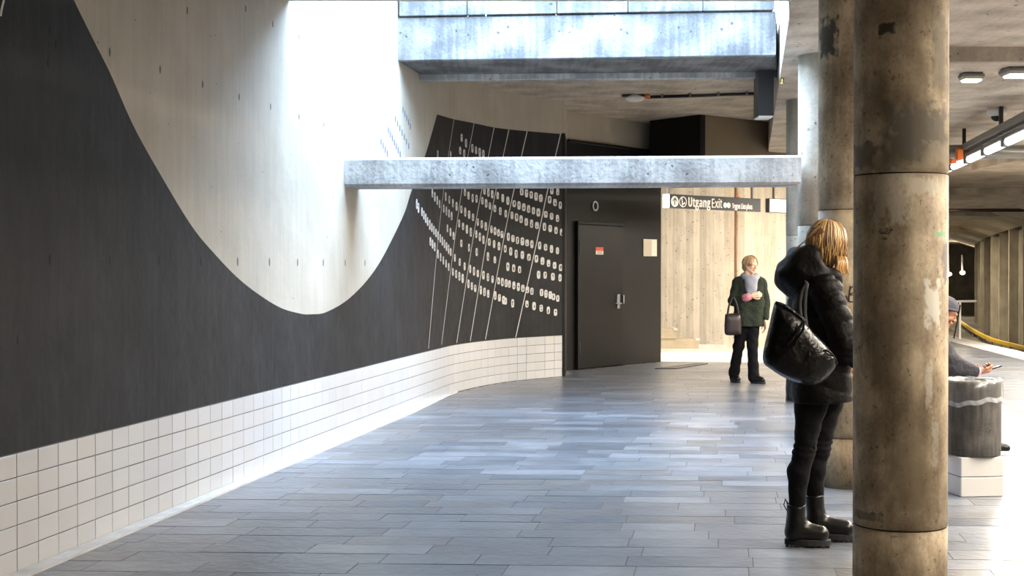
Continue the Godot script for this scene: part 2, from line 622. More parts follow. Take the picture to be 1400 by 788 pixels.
func make_materials() -> void:
	var rough := gray_tex(91, 0.05, 5)
	var soft := gray_tex(92, 0.012, 4)
	M.cream = triplanar(concrete_image(Color(0.62, 0.588, 0.53), Color(0.69, 0.655, 0.597), 11, 0.7, 0.5, 0.25, 0.0), 2.3, 0.7, soft, 0.4)
	M.black = triplanar(concrete_image(Color(0.10, 0.10, 0.105), Color(0.16, 0.16, 0.168), 15, 0.9, 0.7, 0.3, 0.0), 2.1, 0.62, soft, 0.5)
	M.door_black = triplanar(concrete_image(Color(0.075, 0.072, 0.07), Color(0.11, 0.106, 0.102), 16, 0.8, 0.6, 0.3), 1.5, 0.5)
	M.beam = triplanar(concrete_image(Color(0.54, 0.54, 0.535), Color(0.74, 0.74, 0.73), 21, 1.3, 0.7, 0.5, 0.6), 1.7, 0.85, rough, 0.4)
	M.beam_pale = triplanar(concrete_image(Color(0.30, 0.305, 0.31), Color(0.47, 0.47, 0.465), 23, 1.5, 0.8, 0.5, 0.6), 2.2, 0.85, rough, 0.4)
	M.soffit = triplanar(concrete_image(Color(0.58, 0.54, 0.49), Color(0.76, 0.72, 0.66), 25, 1.2, 0.3, 0.4, 0.5), 2.6, 0.85, rough, 0.3)
	M.rib = triplanar(concrete_image(Color(0.44, 0.42, 0.385), Color(0.58, 0.555, 0.51), 29, 1.1, 0.7, 0.3), 3.0, 0.9)
	M.dark_conc = triplanar(concrete_image(Color(0.30, 0.29, 0.27), Color(0.42, 0.40, 0.37), 33, 1.0, 0.4, 0.3), 3.0, 0.9)
	M.board = triplanar(concrete_image(Color(0.60, 0.575, 0.53), Color(0.74, 0.715, 0.67), 37, 0.5, 0.6, 0.3, 0.8, 12), 1.5, 0.85)
	M.step = triplanar(concrete_image(Color(0.62, 0.575, 0.50), Color(0.70, 0.655, 0.58), 41, 0.8, 0.2, 0.3), 1.2, 0.8)
	M.brown = triplanar(concrete_image(Color(0.42, 0.37, 0.30), Color(0.47, 0.42, 0.34), 45, 0.5, 0.2, 0.2), 2.0, 0.85)
	M.curb = triplanar(concrete_image(Color(0.72, 0.71, 0.69), Color(0.84, 0.83, 0.81), 49, 1.0, 0.2, 0.5), 0.8, 0.8)
	M.grout = flat_mat(Color(0.30, 0.285, 0.27), 0.95)
	M.tile = []
	for k in 5:
		var t := flat_mat(Color(0.755, 0.748, 0.738).darkened(k * 0.006), 0.22)
		if k == 3: t.albedo_color = Color(0.75, 0.737, 0.715)
		M.tile.append(t)
	# slate pavers
	var slate_bump := gray_tex(95, 0.03, 5)
	M.slate = []
	M.slate_tones = []
	for k in 6:
		var base: Color = [Color(0.36, 0.38, 0.405), Color(0.39, 0.405, 0.43), Color(0.335, 0.355, 0.385), Color(0.45, 0.465, 0.49), Color(0.375, 0.377, 0.385), Color(0.405, 0.425, 0.46)][k]
		var m := triplanar(concrete_image(base.darkened(0.1), base.lightened(0.1), 60 + k * 5, 1.1, 0.0, 0.5), 1.3, 0.30, slate_bump, 0.25)
		m.metallic_specular = 0.6
		M.slate.append(m)
		M.slate_tones.append(base.srgb_to_linear())
	M.slate_field = triplanar(concrete_image(Color(0.86, 0.86, 0.86), Color(1, 1, 1), 77, 1.1, 0.0, 0.5), 1.3, 0.30, slate_bump, 0.25)
	M.slate_field.vertex_color_use_as_albedo = true
	M.joint = flat_mat(Color(0.42, 0.41, 0.40), 0.95)
	M.paint_white = flat_mat(Color(0.80, 0.79, 0.77), 0.7)
	M.paint_blue = flat_mat(Color(0.33, 0.38, 0.46), 0.7)
	M.paint_black = flat_mat(Color(0.15, 0.15, 0.155), 0.7)
	M.hole = flat_mat(Color(0.13, 0.12, 0.11), 0.95)
	M.hole_pale = flat_mat(Color(0.42, 0.39, 0.34), 0.95)
	M.steel = flat_mat(Color(0.62, 0.62, 0.61), 0.35, 0.9)
	M.galv = flat_mat(Color(0.50, 0.50, 0.49), 0.5, 0.6)
	M.white_paint = flat_mat(Color(0.86, 0.85, 0.83), 0.5)
	M.dark_metal = flat_mat(Color(0.16, 0.16, 0.17), 0.45, 0.2)
	M.sign_dark = flat_mat(Color(0.19, 0.20, 0.21), 0.4)
	M.sign_white = glow_mat(Color(1.0, 0.97, 0.92), 0.45)
	M.lightbox = glow_mat(Color(0.97, 1.0, 0.98), 1.6)
	M.tube = glow_mat(Color(0.96, 0.98, 1.0), 4.0)
	M.lamp_warm = glow_mat(Color(1.0, 0.95, 0.86), 3.0)
	M.green = glow_mat(Color(0.2, 0.75, 0.5), 0.6)
	M.orange = flat_mat(Color(0.86, 0.42, 0.13), 0.5)
	M.red = flat_mat(Color(0.78, 0.16, 0.12), 0.5)
	M.yellow = flat_mat(Color(0.86, 0.72, 0.16), 0.5)
	M.brown_pipe = flat_mat(Color(0.45, 0.30, 0.19), 0.6)
	M.paper = flat_mat(Color(0.86, 0.83, 0.77), 0.6)
	M.wood = flat_mat(Color(0.80, 0.55, 0.28), 0.5)
	M.bin = triplanar(concrete_image(Color(0.18, 0.172, 0.165), Color(0.33, 0.315, 0.30), 81, 1.3, 1.2, 0.5, 1.0), 0.9, 0.6)
	M.bag_clear = flat_mat(Color(0.93, 0.95, 0.97, 0.03), 0.2)
	M.bag_clear.transparency = BaseMaterial3D.TRANSPARENCY_ALPHA
	# people
	M.skin = flat_mat(Color(0.85, 0.68, 0.58), 0.55)
	M.skin.subsurf_scatter_enabled = true
	M.skin.subsurf_scatter_strength = 0.15
	M.skin_dark = flat_mat(Color(0.50, 0.33, 0.24), 0.5)
	M.eye_white = flat_mat(Color(0.68, 0.66, 0.64), 0.35)
	M.eye_dark = flat_mat(Color(0.10, 0.07, 0.05), 0.15)
	M.brow = flat_mat(Color(0.22, 0.15, 0.10), 0.8)
	M.lip = flat_mat(Color(0.62, 0.36, 0.33), 0.5)
	M.hair = flat_mat(Color.WHITE, 0.38)
	M.hair.vertex_color_use_as_albedo = true
	M.puffer = cloth(Color(0.07, 0.064, 0.062), 0.55, 0.1, soft, 0.6)
	M.trousers = cloth(Color(0.06, 0.06, 0.066), 0.85, 0.15, soft, 0.4)
	M.boot = flat_mat(Color(0.06, 0.058, 0.056), 0.32)
	M.sole = flat_mat(Color(0.10, 0.10, 0.10), 0.7)
	M.leather = flat_mat(Color(0.05, 0.05, 0.054), 0.3)
	M.leather.heightmap_enabled = true
	M.leather.heightmap_texture = soft
	M.leather.heightmap_scale = 1.0
	M.leather.uv1_triplanar = true
	M.leather.uv1_scale = Vector3.ONE * 1.6
	M.green_coat = cloth(Color(0.17, 0.19, 0.155), 0.9, 0.2, soft, 1.0)
	M.grey_knit = cloth(Color(0.56, 0.57, 0.60), 0.95, 0.3)
	M.pink_knit = cloth(Color(0.78, 0.50, 0.54), 0.95, 0.3)
	M.dark_jacket = cloth(Color(0.17, 0.17, 0.19), 0.75, 0.2, soft, 1.0)
	M.beanie = cloth(Color(0.26, 0.26, 0.29), 0.95, 0.3, rough, 0.3)
	M.denim = cloth(Color(0.16, 0.17, 0.20), 0.9, 0.2)
	M.phone = flat_mat(Color(0.07, 0.07, 0.08), 0.2)
	M.column = triplanar(concrete_image(Color(0.50, 0.47, 0.42), Color(0.70, 0.66, 0.60), 121, 1.2, 0.4, 0.4, 0.6), 1.6, 0.8, rough, 0.3)
	M.door_leaf = triplanar(concrete_image(Color(0.055, 0.05, 0.047), Color(0.085, 0.078, 0.072), 125, 1.0, 0.6, 0.3), 1.1, 0.42)
	M.notice = flat_mat(Color(0.74, 0.70, 0.62), 0.3)
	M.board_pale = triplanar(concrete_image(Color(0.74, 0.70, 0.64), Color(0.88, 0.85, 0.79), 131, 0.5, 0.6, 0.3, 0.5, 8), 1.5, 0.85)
	M.sign_warm = glow_mat(Color(1.0, 0.95, 0.86), 0.45)
	M.orange_brown = flat_mat(Color(0.55, 0.30, 0.15), 0.7)
	M.brass = flat_mat(Color(0.78, 0.64, 0.36), 0.35, 0.8)
	M.rib_light = triplanar(concrete_image(Color(0.60, 0.57, 0.52), Color(0.74, 0.71, 0.65), 135, 1.0, 0.5, 0.3), 3.0, 0.9)
	M.rail = flat_mat(Color(0.35, 0.33, 0.31), 0.4, 0.7)
	M.tunnel_bulb = glow_mat(Color(1.0, 0.96, 0.88), 6.0)
	M.phone_screen = flat_mat(Color(0.10, 0.11, 0.13), 0.5)
	M.brown_leather = flat_mat(Color(0.17, 0.125, 0.12), 0.4)
	M.lit_floor_slab = triplanar(concrete_image(Color(0.74, 0.72, 0.68), Color(0.84, 0.82, 0.78), 141, 1.0, 0.0, 0.4), 2.0, 0.6)  # pale tone carries the strong light on the exit floor
	M.strap = flat_mat(Color(0.05, 0.05, 0.052), 0.6)
	M.strap.metallic_specular = 0.3
	for key in ["black", "door_black", "door_leaf"]: M[key].metallic_specular = 0.3
	M.leather.metallic_specular = 0.35
	M.boot.metallic_specular = 0.4
	M.bag_fold = flat_mat(Color(0.9, 0.92, 0.95, 0.3), 0.4)
	M.bag_fold.transparency = BaseMaterial3D.TRANSPARENCY_ALPHA

# ---------------------------------------------------------------- the setting

func edge_x(d: float) -> float:         # free edge of the platform slab
	return 2.127 + 0.167 * (d - 10.97)

func rim_x(d: float) -> float:          # platform edge above the track
	return 9.29 + 0.119 * (d - 25.8)

func build_shell() -> void:
	var plan := [Vector2(-4.23, -5.0), Vector2(-3.43 + 0.1597 * 16.2, 16.2), Vector2(-0.715, 16.95), Vector2(-0.50, 17.7), Vector2(-0.29, 18.25), Vector2(-0.03, 18.78), Vector2(0.28, 19.22), Vector2(0.44, 19.42), Vector2(0.69, 19.72)]
	var fine := [plan[0]]
	fine.append_array(smooth_line([plan[1], plan[2], plan[3], plan[4], plan[5], plan[6], plan[7], plan[8]], 8))
	wall_plan = PackedVector2Array(fine)
	var s := 0.0
	wall_len.append(0.0)
	for i in wall_plan.size() - 1:
		s += wall_plan[i].distance_to(wall_plan[i + 1])
		wall_len.append(s)
	# ceilings
	var st := tool()
	prism(st, [Vector2(-4.5, -5), Vector2(-3.43 + 0.1597 * 10.85 - 0.02, 10.85), Vector2(edge_x(10.85), 10.85), Vector2(edge_x(-5), -5)], 3.5, 3.9)
	struct("ceiling", st, M.soffit, "concrete ceiling in front of the skylight opening", "ceiling")
	st = tool()
	prism(st, [Vector2(edge_x(-5), -5), Vector2(edge_x(26), 26), Vector2(10, 40), Vector2(14, 60), Vector2(20, 92), Vector2(34, 92), Vector2(34, 60), Vector2(20, 30), Vector2(13, -5)], 3.35, 4.1)
	struct("ceiling", st, M.soffit, "stained concrete slab over the platform and the track", "ceiling")
	st = tool()
	prism(st, [Vector2(-1.35, 15.38), Vector2(edge_x(15.2), 15.2), Vector2(edge_x(26), 26), Vector2(7.6, 28.6), Vector2(0, 29.5), Vector2(-1.6, 20)], 3.82, 4.1)
	struct("ceiling", st, M.soffit, "concrete ceiling behind the skylight over the exit corner", "ceiling")
	# walls that close the hall
	st = tool()
	prism(st, [Vector2(-5, -5.3), Vector2(15, -5.3), Vector2(15, -5), Vector2(-5, -5)], -1.3, 4.1)
	struct("wall_back", st, M.cream, "pale wall behind the viewer", "wall")
	st = tool()
	prism(st, [Vector2(7.5, 26.6), Vector2(14, 60), Vector2(20, 92.3), Vector2(19.6, 92.3), Vector2(13.6, 60), Vector2(7.2, 26.7)], -1.3, 4.0)
	struct("wall_far", st, M.dark_conc, "dark concrete wall between exit hall and tunnel", "wall")
	st = tool()
	prism(st, [Vector2(18, 92), Vector2(35, 92), Vector2(35, 92.4), Vector2(18, 92.4)], -1.3, 4.0)
	struct("wall_tunnel", st, M.dark_conc, "dark wall closing the far end of the tunnel", "wall")

func build_left_wall() -> void:
	# boundary of the painted field, read along the wall
	var b := []
	for p in [[52, -120], [76, -55], [101, 0], [126, 51], [151.5, 102], [181, 169], [212, 226], [260, 306], [295, 349], [332.4, 386.5], [377.7, 418], [409, 428.6], [427, 429.8], [447, 426.5], [480, 406], [515.4, 365], [550, 298], [562, 263], [581, 213.5], [597.5, 156.5]]:
		b.append(Vector2(p[0], p[1]))
	var curve := []
	for p in smooth_line(b, 8): curve.append(on_wall(p.x, p.y))
	for p in smooth_line([Vector2(598, 156.5), Vector2(620.6, 163), Vector2(648.6, 168.6), Vector2(675.7, 174.3), Vector2(697, 177), Vector2(721, 179.4), Vector2(767, 183.2)], 6): curve.append(on_wall(p.x, p.y))
	var total := wall_len[wall_len.size() - 1]
	var pts := [Vector2(0, 3.9), Vector2(curve[0].x - 0.02, 3.9)]
	pts.append_array(curve)
	pts.append(Vector2(total, curve[curve.size() - 1].y))
	var ss := []
	for p in pts: ss.append(p.x)
	for w in wall_len: ss.append(w)
	for k in 60: ss.append(total * k / 60.0)
	ss.sort()
	var cols := []
	var last := -1.0
	for x in ss:
		if x - last > 0.004 and x <= total + 1e-6:
			cols.append(x)
			last = x
	var dark := tool(true)
	var pale := tool(true)
	var back := tool()
	var j := 0
	var prev_y := 3.9
	for i in cols.size():
		while j < pts.size() - 2 and pts[j + 1].x < cols[i]: j += 1
		var t: float = clampf((cols[i] - pts[j].x) / maxf(pts[j + 1].x - pts[j].x, 1e-6), 0, 1)
		var y: float = minf(lerpf(pts[j].y, pts[j + 1].y, t), 3.9)
		if i > 0:
			var s0: float = cols[i - 1]
			var s1: float = cols[i]
			var p0 := plan_at(s0)
			var p1 := plan_at(s1)
			var top := 5.2 if p1.y < 15.5 else 4.0
			quad(dark, pt(p0.x, 0.5, p0.y), pt(p1.x, 0.5, p1.y), pt(p1.x, y, p1.y), pt(p0.x, prev_y, p0.y))
			quad(pale, pt(p0.x, prev_y, p0.y), pt(p1.x, y, p1.y), pt(p1.x, top, p1.y), pt(p0.x, top, p0.y))
		prev_y = y
	var outer := []
	for k in 90:
		var q := plan_at(total * k / 89.0) - plan_normal(total * k / 89.0) * 0.03
		outer.append(q)
	var rear := []
	for k in 90:
		var q := plan_at(total * (89 - k) / 89.0) - plan_normal(total * (89 - k) / 89.0) * 0.35
		rear.append(q)
	prism(back, outer + rear, -0.1, 3.99)
	prism(back, [Vector2(-3.43 + 0.1597 * 10.0 - 0.02, 10.0), Vector2(-3.43 + 0.1597 * 15.6 - 0.02, 15.6), Vector2(-1.3, 15.6), Vector2(-2.2, 10.0)], 3.99, 5.2)
	var wall := struct("wall_left", dark, M.black, "long wall painted black and white with a white tiled base", "wall")
	obj("white_paint_field", pale, M.cream, wall)
	obj("wall_core", back, M.grout, wall)
	# dark grout bed behind the tiles
	st_strip(wall, "grout_bed", total, 0.0, 0.573, 0.004, M.grout)
	# tiles, five rows
	var made := 0
	var rest := tool()
	var s0 := on_wall(20.8, 784).x
	var pitch := 0.2081
	var meshes := []
	var tw := pitch - 0.0045
	for k in 3:
		var m := tool()
		bx(m, Transform3D(Basis(), Vector3.ZERO), Vector3(tw, 0.1095, 0.008), 0.0018)
		meshes.append(done(m))
	var n0 := -int(s0 / pitch)
	for c in range(-1, 200):
		var sc := s0 + (c + 0.5) * pitch
		var w := tw
		if sc - pitch * 0.5 > total - 0.02: break
		if sc + pitch * 0.5 > total:
			w = total - (sc - pitch * 0.5) - 0.006
			sc = sc - pitch * 0.5 + w * 0.5 + 0.002
		for r in 5:
			var n := plan_normal(sc)
			var fr := Transform3D(Basis(Vector3(-n.y, 0, -n.x), Vector3.UP, Vector3(n.x, 0, -n.y)), wall_pt(sc, 0.057 + r * 0.114, 0.006 + rng.randf_range(-0.0006, 0.0008)))
			fr.basis = fr.basis.rotated(Vector3.UP, rng.randf_range(-0.004, 0.004))
			var mesh: ArrayMesh = meshes[0]
			if w < tw - 0.001:
				var m := tool()
				bx(m, Transform3D(), Vector3(w, 0.1095, 0.008), 0.0018)
				mesh = done(m)
			if c >= 40 and c < 48:          # the narrowest-looking tiles, before the bend
				bx(rest, fr, Vector3(w, 0.1095, 0.008), 0.0018)
				continue
			var o := obj("tile", mesh, M.tile[rng.randi() % 5], wall)
			o.transform = fr
			made += 1
	meta(obj("tile_field", rest, M.tile[1], wall), "", "", "", "stuff")
	# pale kerb strip along the foot
	var kerb := tool()
	var last_s := on_wall(622, 536).x
	var a := []
	var bq := []
	for k in 40:
		var q := lerpf(3.0, last_s, k / 39.0)
		var wd := 0.088 * (1.0 if k < 34 else 1.0 - (k - 34) / 6.5)
		a.append(plan_at(q) + plan_normal(q) * 0.016)
		bq.append(plan_at(q) + plan_normal(q) * (0.016 + wd))
	bq.reverse()
	prism(kerb, a + bq, -0.02, 0.012)
	struct("baseboard_left", kerb, M.curb, "pale kerb strip along the foot of the tiled wall", "kerb")
	# form-tie holes: three rows, flat dark discs painted for the shade inside
	for row in [[358, 69, 151, 218, 275, 325, 368.5, 407, 442, 472, 499, 523, 545]]:
		for i in range(1, row.size()): tie_hole_shade(wall, row[i], 355.0 + 5.0 * (row[i] - 69) / 430.0, 0.021, row[i] > 320 and row[i] < 516)
	for p in [[150, 71], [219, 95], [277, 115.5], [327, 132.5], [370, 146], [409, 159.5], [443, 170.5], [473, 180], [256, 14.5], [336, 12], [373, 33], [409, 50.5], [439, 67], [69, 42], [77, 61], [66, 86], [25, 465]]:
		tie_hole_shade(wall, p[0], p[1], 0.017, p[0] > 100)
	for k in 60:
		tie_hole_shade(wall, rng.randf_range(8, 470), rng.randf_range(20, 520), rng.randf_range(0.003, 0.007))

func st_strip(parent: Node, called: String, total: float, y0: float, y1: float, off: float, mat: Material) -> void:
	var st := tool(true)
	var n := 160
	for i in n:
		var s0 := total * i / n
		var s1 := total * (i + 1) / n
		quad(st, wall_pt(s0, y0, off), wall_pt(s1, y0, off), wall_pt(s1, y1, off), wall_pt(s0, y1, off))
		quad(st, wall_pt(s0, y1, off), wall_pt(s1, y1, off), wall_pt(s1, y1, -0.01), wall_pt(s0, y1, -0.01))
	obj(called, st, mat, parent)

func tie_hole_shade(wall: Node, u: float, v: float, r: float, pale := false) -> void:  # a flat dark disc painted where a dent would be in shade
	var p := on_wall(u, v)
	if p.y < 0.62: return
	var st := tool(true)
	var n := plan_normal(p.x)
	var fr := Transform3D(Basis(Vector3(-n.y, 0, -n.x), Vector3.UP, Vector3(n.x, 0, -n.y)), wall_pt(p.x, p.y, 0.0))
	ball(st, Vector3.ZERO, Vector3(r * 0.8, r * 1.5 if r > 0.01 else r, 0.0012), 10, fr)
	obj("tie_hole_shade" if r > 0.01 else "pit", st, M.hole_pale if pale else M.hole, wall)

func build_mural() -> void:
	var wall: Node = get_node("wall_left")
	# thin white lines, read top and bottom
	for l in [[620.6, 163.4, 609.0, 240, 597.9, 336, 585.7, 476.6], [648, 168.8, 633, 250, 621.2, 330, 603.5, 471.6], [675.4, 174.5, 658.5, 260, 646, 330, 624.3, 469], [695.7, 177, 678, 260, 664.9, 330, 642.8, 466.6], [720.6, 179.6, 702.5, 260, 688, 330, 663.6, 464.4], [766.3, 183.4, 748.7, 260, 734, 330, 705, 461.4], [5, 0, 3, 8, 1.5, 15, 0.5, 22]]:
		var pts := []
		for p in smooth_line([Vector2(l[0], l[1]), Vector2(l[2], l[3]), Vector2(l[4], l[5]), Vector2(l[6], l[7])], 6): pts.append(on_wall(p.x, p.y))
		var st := tool()
		for i in pts.size() - 1:
			var w := 0.009
			quad(st, wall_pt(pts[i + 1].x - w, pts[i + 1].y, 0.0015), wall_pt(pts[i + 1].x + w, pts[i + 1].y, 0.0015), wall_pt(pts[i].x + w, pts[i].y, 0.0015), wall_pt(pts[i].x - w, pts[i].y, 0.0015))
		obj("painted_line", st, M.paint_white, wall)
	# rows of small white letter marks: runs of [x0, y0, x1, y1, count] in Z = crop at (540, 240) x5.63
	var rows := [
		[[975, 125, 1122, 175, 5], [1190, 187, 1272, 230, 3], [1207, 118, 1252, 125, 2]],
		[[287, 137, 343, 220, 4], [390, 163, 473, 238, 4], [510, 262, 600, 322, 4], [637, 360, 698, 392, 3], [742, 415, 823, 455, 4], [872, 473, 942, 500, 3], [980, 508, 1053, 530, 3], [1113, 540, 1250, 580, 4]],
		[[538, 130, 565, 155, 2], [597, 175, 627, 180, 2], [672, 195, 730, 235, 3], [768, 255, 852, 295, 3], [900, 308, 970, 337, 3], [1010, 358, 1092, 385, 3], [1150, 395, 1283, 437, 4]],
		[[688, 120, 748, 145, 3], [790, 155, 868, 195, 3], [917, 218, 1028, 258, 4], [1065, 272, 1103, 285, 2], [1160, 300, 1250, 330, 3]],
		[[375, 255, 435, 312, 4], [493, 370, 583, 437, 4], [625, 452, 680, 495, 3], [725, 513, 800, 545, 3], [848, 565, 932, 605, 3], [980, 613, 1030, 630, 2], [1088, 642, 1275, 710, 5]],
		[[403, 407, 450, 465, 3], [510, 523, 628, 590, 3], [715, 625, 768, 650, 2], [868, 703, 958, 725, 3], [1105, 765, 1155, 768, 2], [1215, 780, 1270, 788, 2]],
		[[167, 220, 180, 250, 2], [207, 280, 250, 355, 4], [267, 380, 428, 590, 11], [460, 635, 535, 700, 3], [578, 720, 637, 755, 3], [680, 768, 750, 800, 3], [797, 812, 855, 830, 3], [880, 836, 1053, 892, 6], [1128, 902, 1195, 922, 3], [1220, 935, 1285, 960, 3]],
		[[272, 508, 305, 550, 3], [330, 605, 413, 705, 5], [445, 743, 520, 793, 4], [565, 835, 617, 870, 3], [660, 883, 717, 911, 3], [771, 925, 835, 960, 3], [850, 968, 905, 985, 2], [1015, 990, 1235, 1055, 5]],
	]
	var hi := [[631, 188.5, 637, 196, 2], [629, 206, 634.5, 210, 2], [645.7, 203, 660.7, 211, 4], [598.4, 212, 616, 212, 2]]
	for row in rows:
		var st := tool()
		var ink := tool()
		for run in row:
			for k in run[4]:
				var t: float = 0.0 if run[4] < 2 else float(k) / (run[4] - 1)
				mark(st, ink, 540 + lerpf(run[0], run[2], t) / 5.63, 240 + lerpf(run[1], run[3], t) / 5.63)
		letters(wall, st, ink)
	var st2 := tool()
	var ink2 := tool()
	for run in hi:
		for k in run[4]:
			var t: float = float(k) / (run[4] - 1)
			mark(st2, ink2, lerpf(run[0], run[2], t), lerpf(run[1], run[3], t))
	letters(wall, st2, ink2)
	# blue slits on the white field
	var slit := tool()
	for run in [[550.8, 150, 560.8, 173, 5], [540.5, 163, 558.5, 200, 7], [531, 178.5, 547, 211, 7], [520.8, 194, 529.5, 210, 4]]:
		for k in run[4]:
			var t: float = float(k) / (run[4] - 1)
			var p := on_wall(lerpf(run[0], run[2], t), lerpf(run[1], run[3], t))
			oval(slit, p.x, p.y, 0.022, 0.034, 0.0015)
	obj("blue_painted_marks", slit, M.paint_blue, wall)

func letters(wall: Node, st: SurfaceTool, ink: SurfaceTool) -> void:
	var o := obj("lettering", st, M.paint_white, wall)
	obj("letter_ink", ink, M.paint_black, o)

func oval(st: SurfaceTool, s: float, y: float, hw: float, hh: float, off: float) -> void:
	for k in 10:
		var a := TAU * k / 10
		var b := TAU * (k + 1) / 10
		tri(st, wall_pt(s, y, off), wall_pt(s + hw * sq(cos(a)), y + hh * sq(sin(a)), off), wall_pt(s + hw * sq(cos(b)), y + hh * sq(sin(b)), off))

func sq(x: float) -> float:
	return signf(x) * pow(absf(x), 0.6)

func mark(st: SurfaceTool, ink: SurfaceTool, u: float, v: float) -> void:
	var p := on_wall(u, v)
	if p.x < 0: return
	var hw := rng.randf_range(0.036, 0.044)
	var hh := rng.randf_range(0.046, 0.058)
	oval(st, p.x, p.y, hw, hh, 0.0015)
	for k in rng.randi_range(1, 3):      # the dark inside of each letter
		oval(ink, p.x + rng.randf_range(-0.008, 0.008), p.y + rng.randf_range(-0.024, 0.024), rng.randf_range(0.006, 0.013), rng.randf_range(0.006, 0.018), 0.0025)

func build_floor() -> void:
	var st := tool()
	prism(st, [Vector2(-5, -5), Vector2(rim_x(-5), -5), Vector2(rim_x(60), 60), Vector2(9, 60), Vector2(7, 30), Vector2(-2, 30)], -0.5, -0.0025)
	var floor := struct("floor", st, M.joint, "floor of long slate pavers laid in rows across the hall", "floor")
	var rdir := Vector2(1, -0.05).normalized()
	var ddir := Vector2(0.149, 1.0).normalized()
	var lens := [0.41, 0.47, 0.54, 0.62, 0.74]
	var meshes := []
	for l in lens: meshes.append(paver_mesh(rdir, ddir, l - 0.004, 0.2385))
	var count := 0
	var field := tool()
	field.set_smooth_group(-1)
	var base := Vector2(0, 6.2)
	for row in 90:
		var origin := base + ddir * (row * 0.2425)
		# walk along the row from the wall to past the frame's edge
		var t := -20.0
		var left := INF
		while t < 0.0:                   # where the row meets the wall
			var q := origin + rdir * t
			if q.x > wall_x(q.y) + 0.06:
				left = t
				break
			t += 0.02
		t = left - rng.randf_range(0.0, 0.4)
		var first := true
		while true:
			var q := origin + rdir * t
			var k := rng.randi() % 5
			if q.x > 0.375 * q.y + 0.4 or q.x > rim_x(q.y) - 0.6: break
			var l: float = lens[k]
			if first:
				l = l - (left - t)
				t = left
				q = origin + rdir * t
				first = false
				if l < 0.12:
					t += 0.0
					l = 0.2
			var tone := rng.randi() % 6
			if count < 300:
				var o := obj("paver", meshes[k] if absf(l - lens[k]) < 0.001 else paver_mesh(rdir, ddir, l - 0.004, 0.2385), M.slate[tone], floor)
				o.position = pt(q.x, rng.randf_range(-0.0008, 0.0008), q.y)
				o.rotation = Vector3(rng.randf_range(-0.002, 0.002), 0, rng.randf_range(-0.0015, 0.0015))
				count += 1
			elif q.y < 27.5:
				var c: Color = M.slate_tones[tone]
				field.set_color(c)
				add_paver(field, rdir, ddir, l - 0.004, 0.2385, pt(q.x, rng.randf_range(-0.0008, 0.0008), q.y))
			t += l
	var f := obj("paver_field", field, M.slate_field, floor)
	meta(f, "", "", "", "stuff")
	# plain continuation of the platform beyond the frame and in the distance
	st = tool()
	prism(st, [Vector2(rim_x(3) - 0.55, 3), Vector2(rim_x(60) - 0.55, 60), Vector2(rim_x(60), 60), Vector2(rim_x(3), 3)], -0.02, 0.004)
	obj("platform_edge", st, M.curb, floor)

func wall_x(d: float) -> float:
	for i in wall_plan.size() - 1:
		if d <= wall_plan[i + 1].y:
			var t := (d - wall_plan[i].y) / (wall_plan[i + 1].y - wall_plan[i].y)
			return lerpf(wall_plan[i].x, wall_plan[i + 1].x, t)
	if d < 20.9: return 0.75
	return 0.806 + (d - 20.9) * 0.76 if d < 23.0 else 1.0

func add_paver(st: SurfaceTool, r: Vector2, d: Vector2, l: float, w: float, o: Vector3) -> void:
	var c := 0.0008
	var a := []
	var b := []
	for q in [[0.0, 0.0], [l, 0.0], [l, w], [0.0, w]]:
		var p: Vector2 = r * q[0] + d * q[1]
		a.append(o + pt(p.x, -0.004, p.y))
		var p2: Vector2 = r * clampf(q[0], c, l - c) + d * clampf(q[1], c, w - c)
		b.append(o + pt(p2.x, 0.0, p2.y))
	quad(st, b[0], b[1], b[2], b[3])
	for i in 4:
		var j := (i + 1) % 4
		quad(st, a[i], a[j], b[j], b[i])

func paver_mesh(r: Vector2, d: Vector2, l: float, w: float) -> ArrayMesh:
	var st := tool()
	add_paver(st, r, d, l, w, Vector3.ZERO)
	return done(st)

